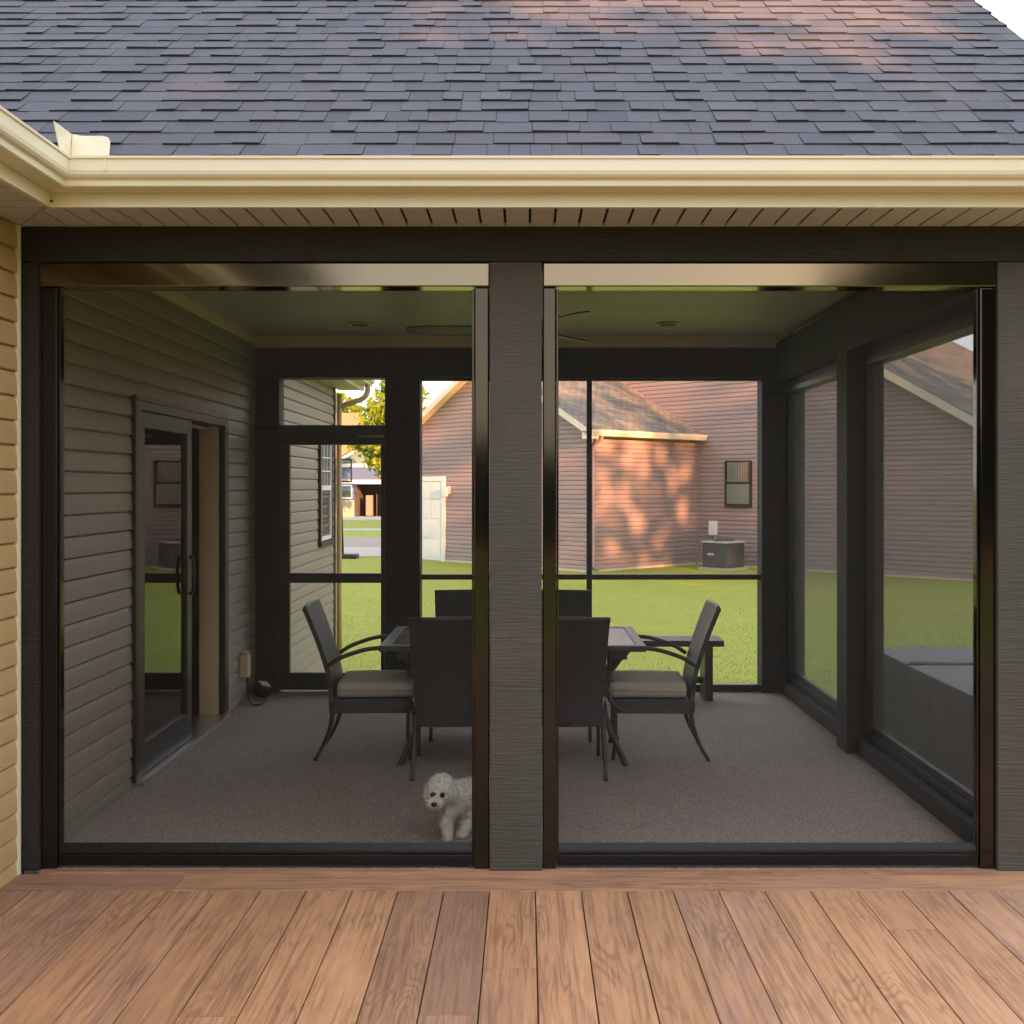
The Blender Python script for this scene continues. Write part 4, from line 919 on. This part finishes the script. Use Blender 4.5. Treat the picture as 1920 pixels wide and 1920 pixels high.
# ------------------------------------------------------------------ trees
def tree_meshes(name, lobes, nleaf, lsize, seed, trunk_h, trunk_r, leafmat):
    r = random.Random(seed); bm = bmesh.new()
    add_tube(bm, smooth_path([(0,0,0),(0.05,0.03,trunk_h*0.4),(-0.05,0.08,trunk_h*0.8),(0.02,0.0,trunk_h*1.25)],4), [trunk_r*(1.25-0.07*i) for i in range(13)], 8)
    for c, rr in lobes:
        a = Vector((0,0,trunk_h*r.uniform(0.6,1.0))); add_tube(bm, smooth_path([a, a.lerp(Vector(c),0.5)+Vector((0,0,-0.15*rr)), c],3), [trunk_r*0.4*(1-0.12*i) for i in range(7)], 6)
    tme = bpy.data.meshes.new('trunk'); bm.to_mesh(tme); bm.free(); tme.materials.append(M['bark'])
    v, f = [], []
    tot = sum(rr**2 for _, rr in lobes)
    for c, rr in lobes:
        nclump = max(10, int(40*rr**2/tot*len(lobes)))
        clumps = []
        for _ in range(nclump):
            d = Vector((r.gauss(0,1), r.gauss(0,1), r.gauss(0,1))).normalized()
            clumps.append((Vector(c)+Vector((d.x*rr, d.y*rr, d.z*rr*0.8))*r.uniform(0.45,1.05), rr*r.uniform(0.16,0.34)))
        for _ in range(int(nleaf*rr**2/tot)):
            cc, cr = r.choice(clumps)
            p = cc + Vector((r.gauss(0,1), r.gauss(0,1), r.gauss(0,0.8)))*cr*0.55
            a = Vector((r.gauss(0,1), r.gauss(0,1), r.gauss(0,1))).normalized(); b_ = a.orthogonal().normalized()
            s = lsize*r.uniform(0.6,1.3); k = len(v)
            v += [p-a*s, p+b_*s*0.45, p+a*s, p-b_*s*0.45]; f.append((k,k+1,k+2,k+3))
    cme = bpy.data.meshes.new('crown'); cme.from_pydata([tuple(q) for q in v], [], f); cme.materials.append(leafmat)
    return tme, cme
def place_tree(name, meshes, loc, rz, s, label, group=None):
    t = thing(name, label, 'tree', loc, group); t.rotation_euler = (0,0,rz); t.scale = (s,s,s)
    for nm, me in zip(('trunk','crown'), meshes):
        o = bpy.data.objects.new(nm, me); col.objects.link(o); o.parent = t
    return t
ty = tree_meshes('y', [((0,0,6.2),2.3),((0.9,0.2,4.6),1.8),((-1.0,-0.1,4.8),1.9),((0.2,0,8.2),1.5),((0.3,0.3,9.4),0.9)], 16000, 0.20, 1, 3.2, 0.2, M['leaf_yellow'])
place_tree('deciduous_tree', ty, (X(752,70),70,gz(70)), 0.3, 1.0, 'yellow green tree rising beyond the driveway, left of the red brown gable')
place_tree('deciduous_tree', ty, (X(650,135),135,gz(135)), 1.9, 1.35, 'small yellow green tree seen under the downspout, behind the tan roof')
bushy = [((0,0,7.0),3.6),((2.4,0.4,5.6),2.7),((-2.5,-0.3,5.8),2.7),((0.6,1.6,9.2),2.5),((-0.9,-1.2,9.6),2.2),((0.2,0,11.0),1.6),((1.5,-1.4,3.6),2.2),((-1.4,1.2,3.4),2.2)]
tb = tree_meshes('b', bushy, 15000, 0.24, 2, 4.0, 0.32, M['leaf'])
airy = tree_meshes('a', bushy, 1500, 0.30, 6, 4.0, 0.32, M['leaf'])
sparse = tree_meshes('p', bushy, 900, 0.32, 9, 4.0, 0.32, M['leaf'])
behind = [(-15,-20,1.1,2.0,0),(-9.5,-17,1.05,0.2,0),(11.35,-19,1.03,1.1,0),(14.3,-21.5,0.74,4.3,0),(16.6,-17.5,0.77,2.3,0),(20.5,-20,1.0,0.7,0),(24.5,-19,1.05,3.0,0),(27.9,-21,1.5,4.0,1),(33.4,-20,1.4,5.1,2),(33.2,-27,0.72,2.2,0),(39.5,-22,1.5,0.4,1),(42.5,-26,1.3,2.4,1),(43.5,-21,1.25,1.7,0)]
ORD = ['first','second','third','fourth','fifth','sixth','seventh','eighth','ninth','tenth','eleventh','twelfth','thirteenth','fourteenth']
for i, (tx, ty_, s_, rz, k) in enumerate(behind):
    place_tree('shade_tree', (tb, airy, sparse)[k], (tx, ty_, gz(0)), rz, s_, 'tall green shade tree, ' + ORD[i] + ' from the left in the row behind the deck', 'shade trees behind the deck')
sh = tree_meshes('s', [((0,0,1.6),1.5),((1.3,0.2,1.3),1.2),((-1.3,-0.2,1.4),1.2),((0.3,0.2,2.5),1.0)], 6000, 0.13, 8, 0.6, 0.08, M['leaf'])
for i in range(9):
    t = place_tree('shrub', sh, (-7.5 + 2.4*i, -19 - 0.8*(i % 2), gz(0)), i*1.3, 1.0 + 0.12*((i*7) % 3), 'rounded green shrub, ' + ORD[i] + ' from the left in the hedge behind the deck', 'shrubs behind the deck'); t['category'] = 'shrub'
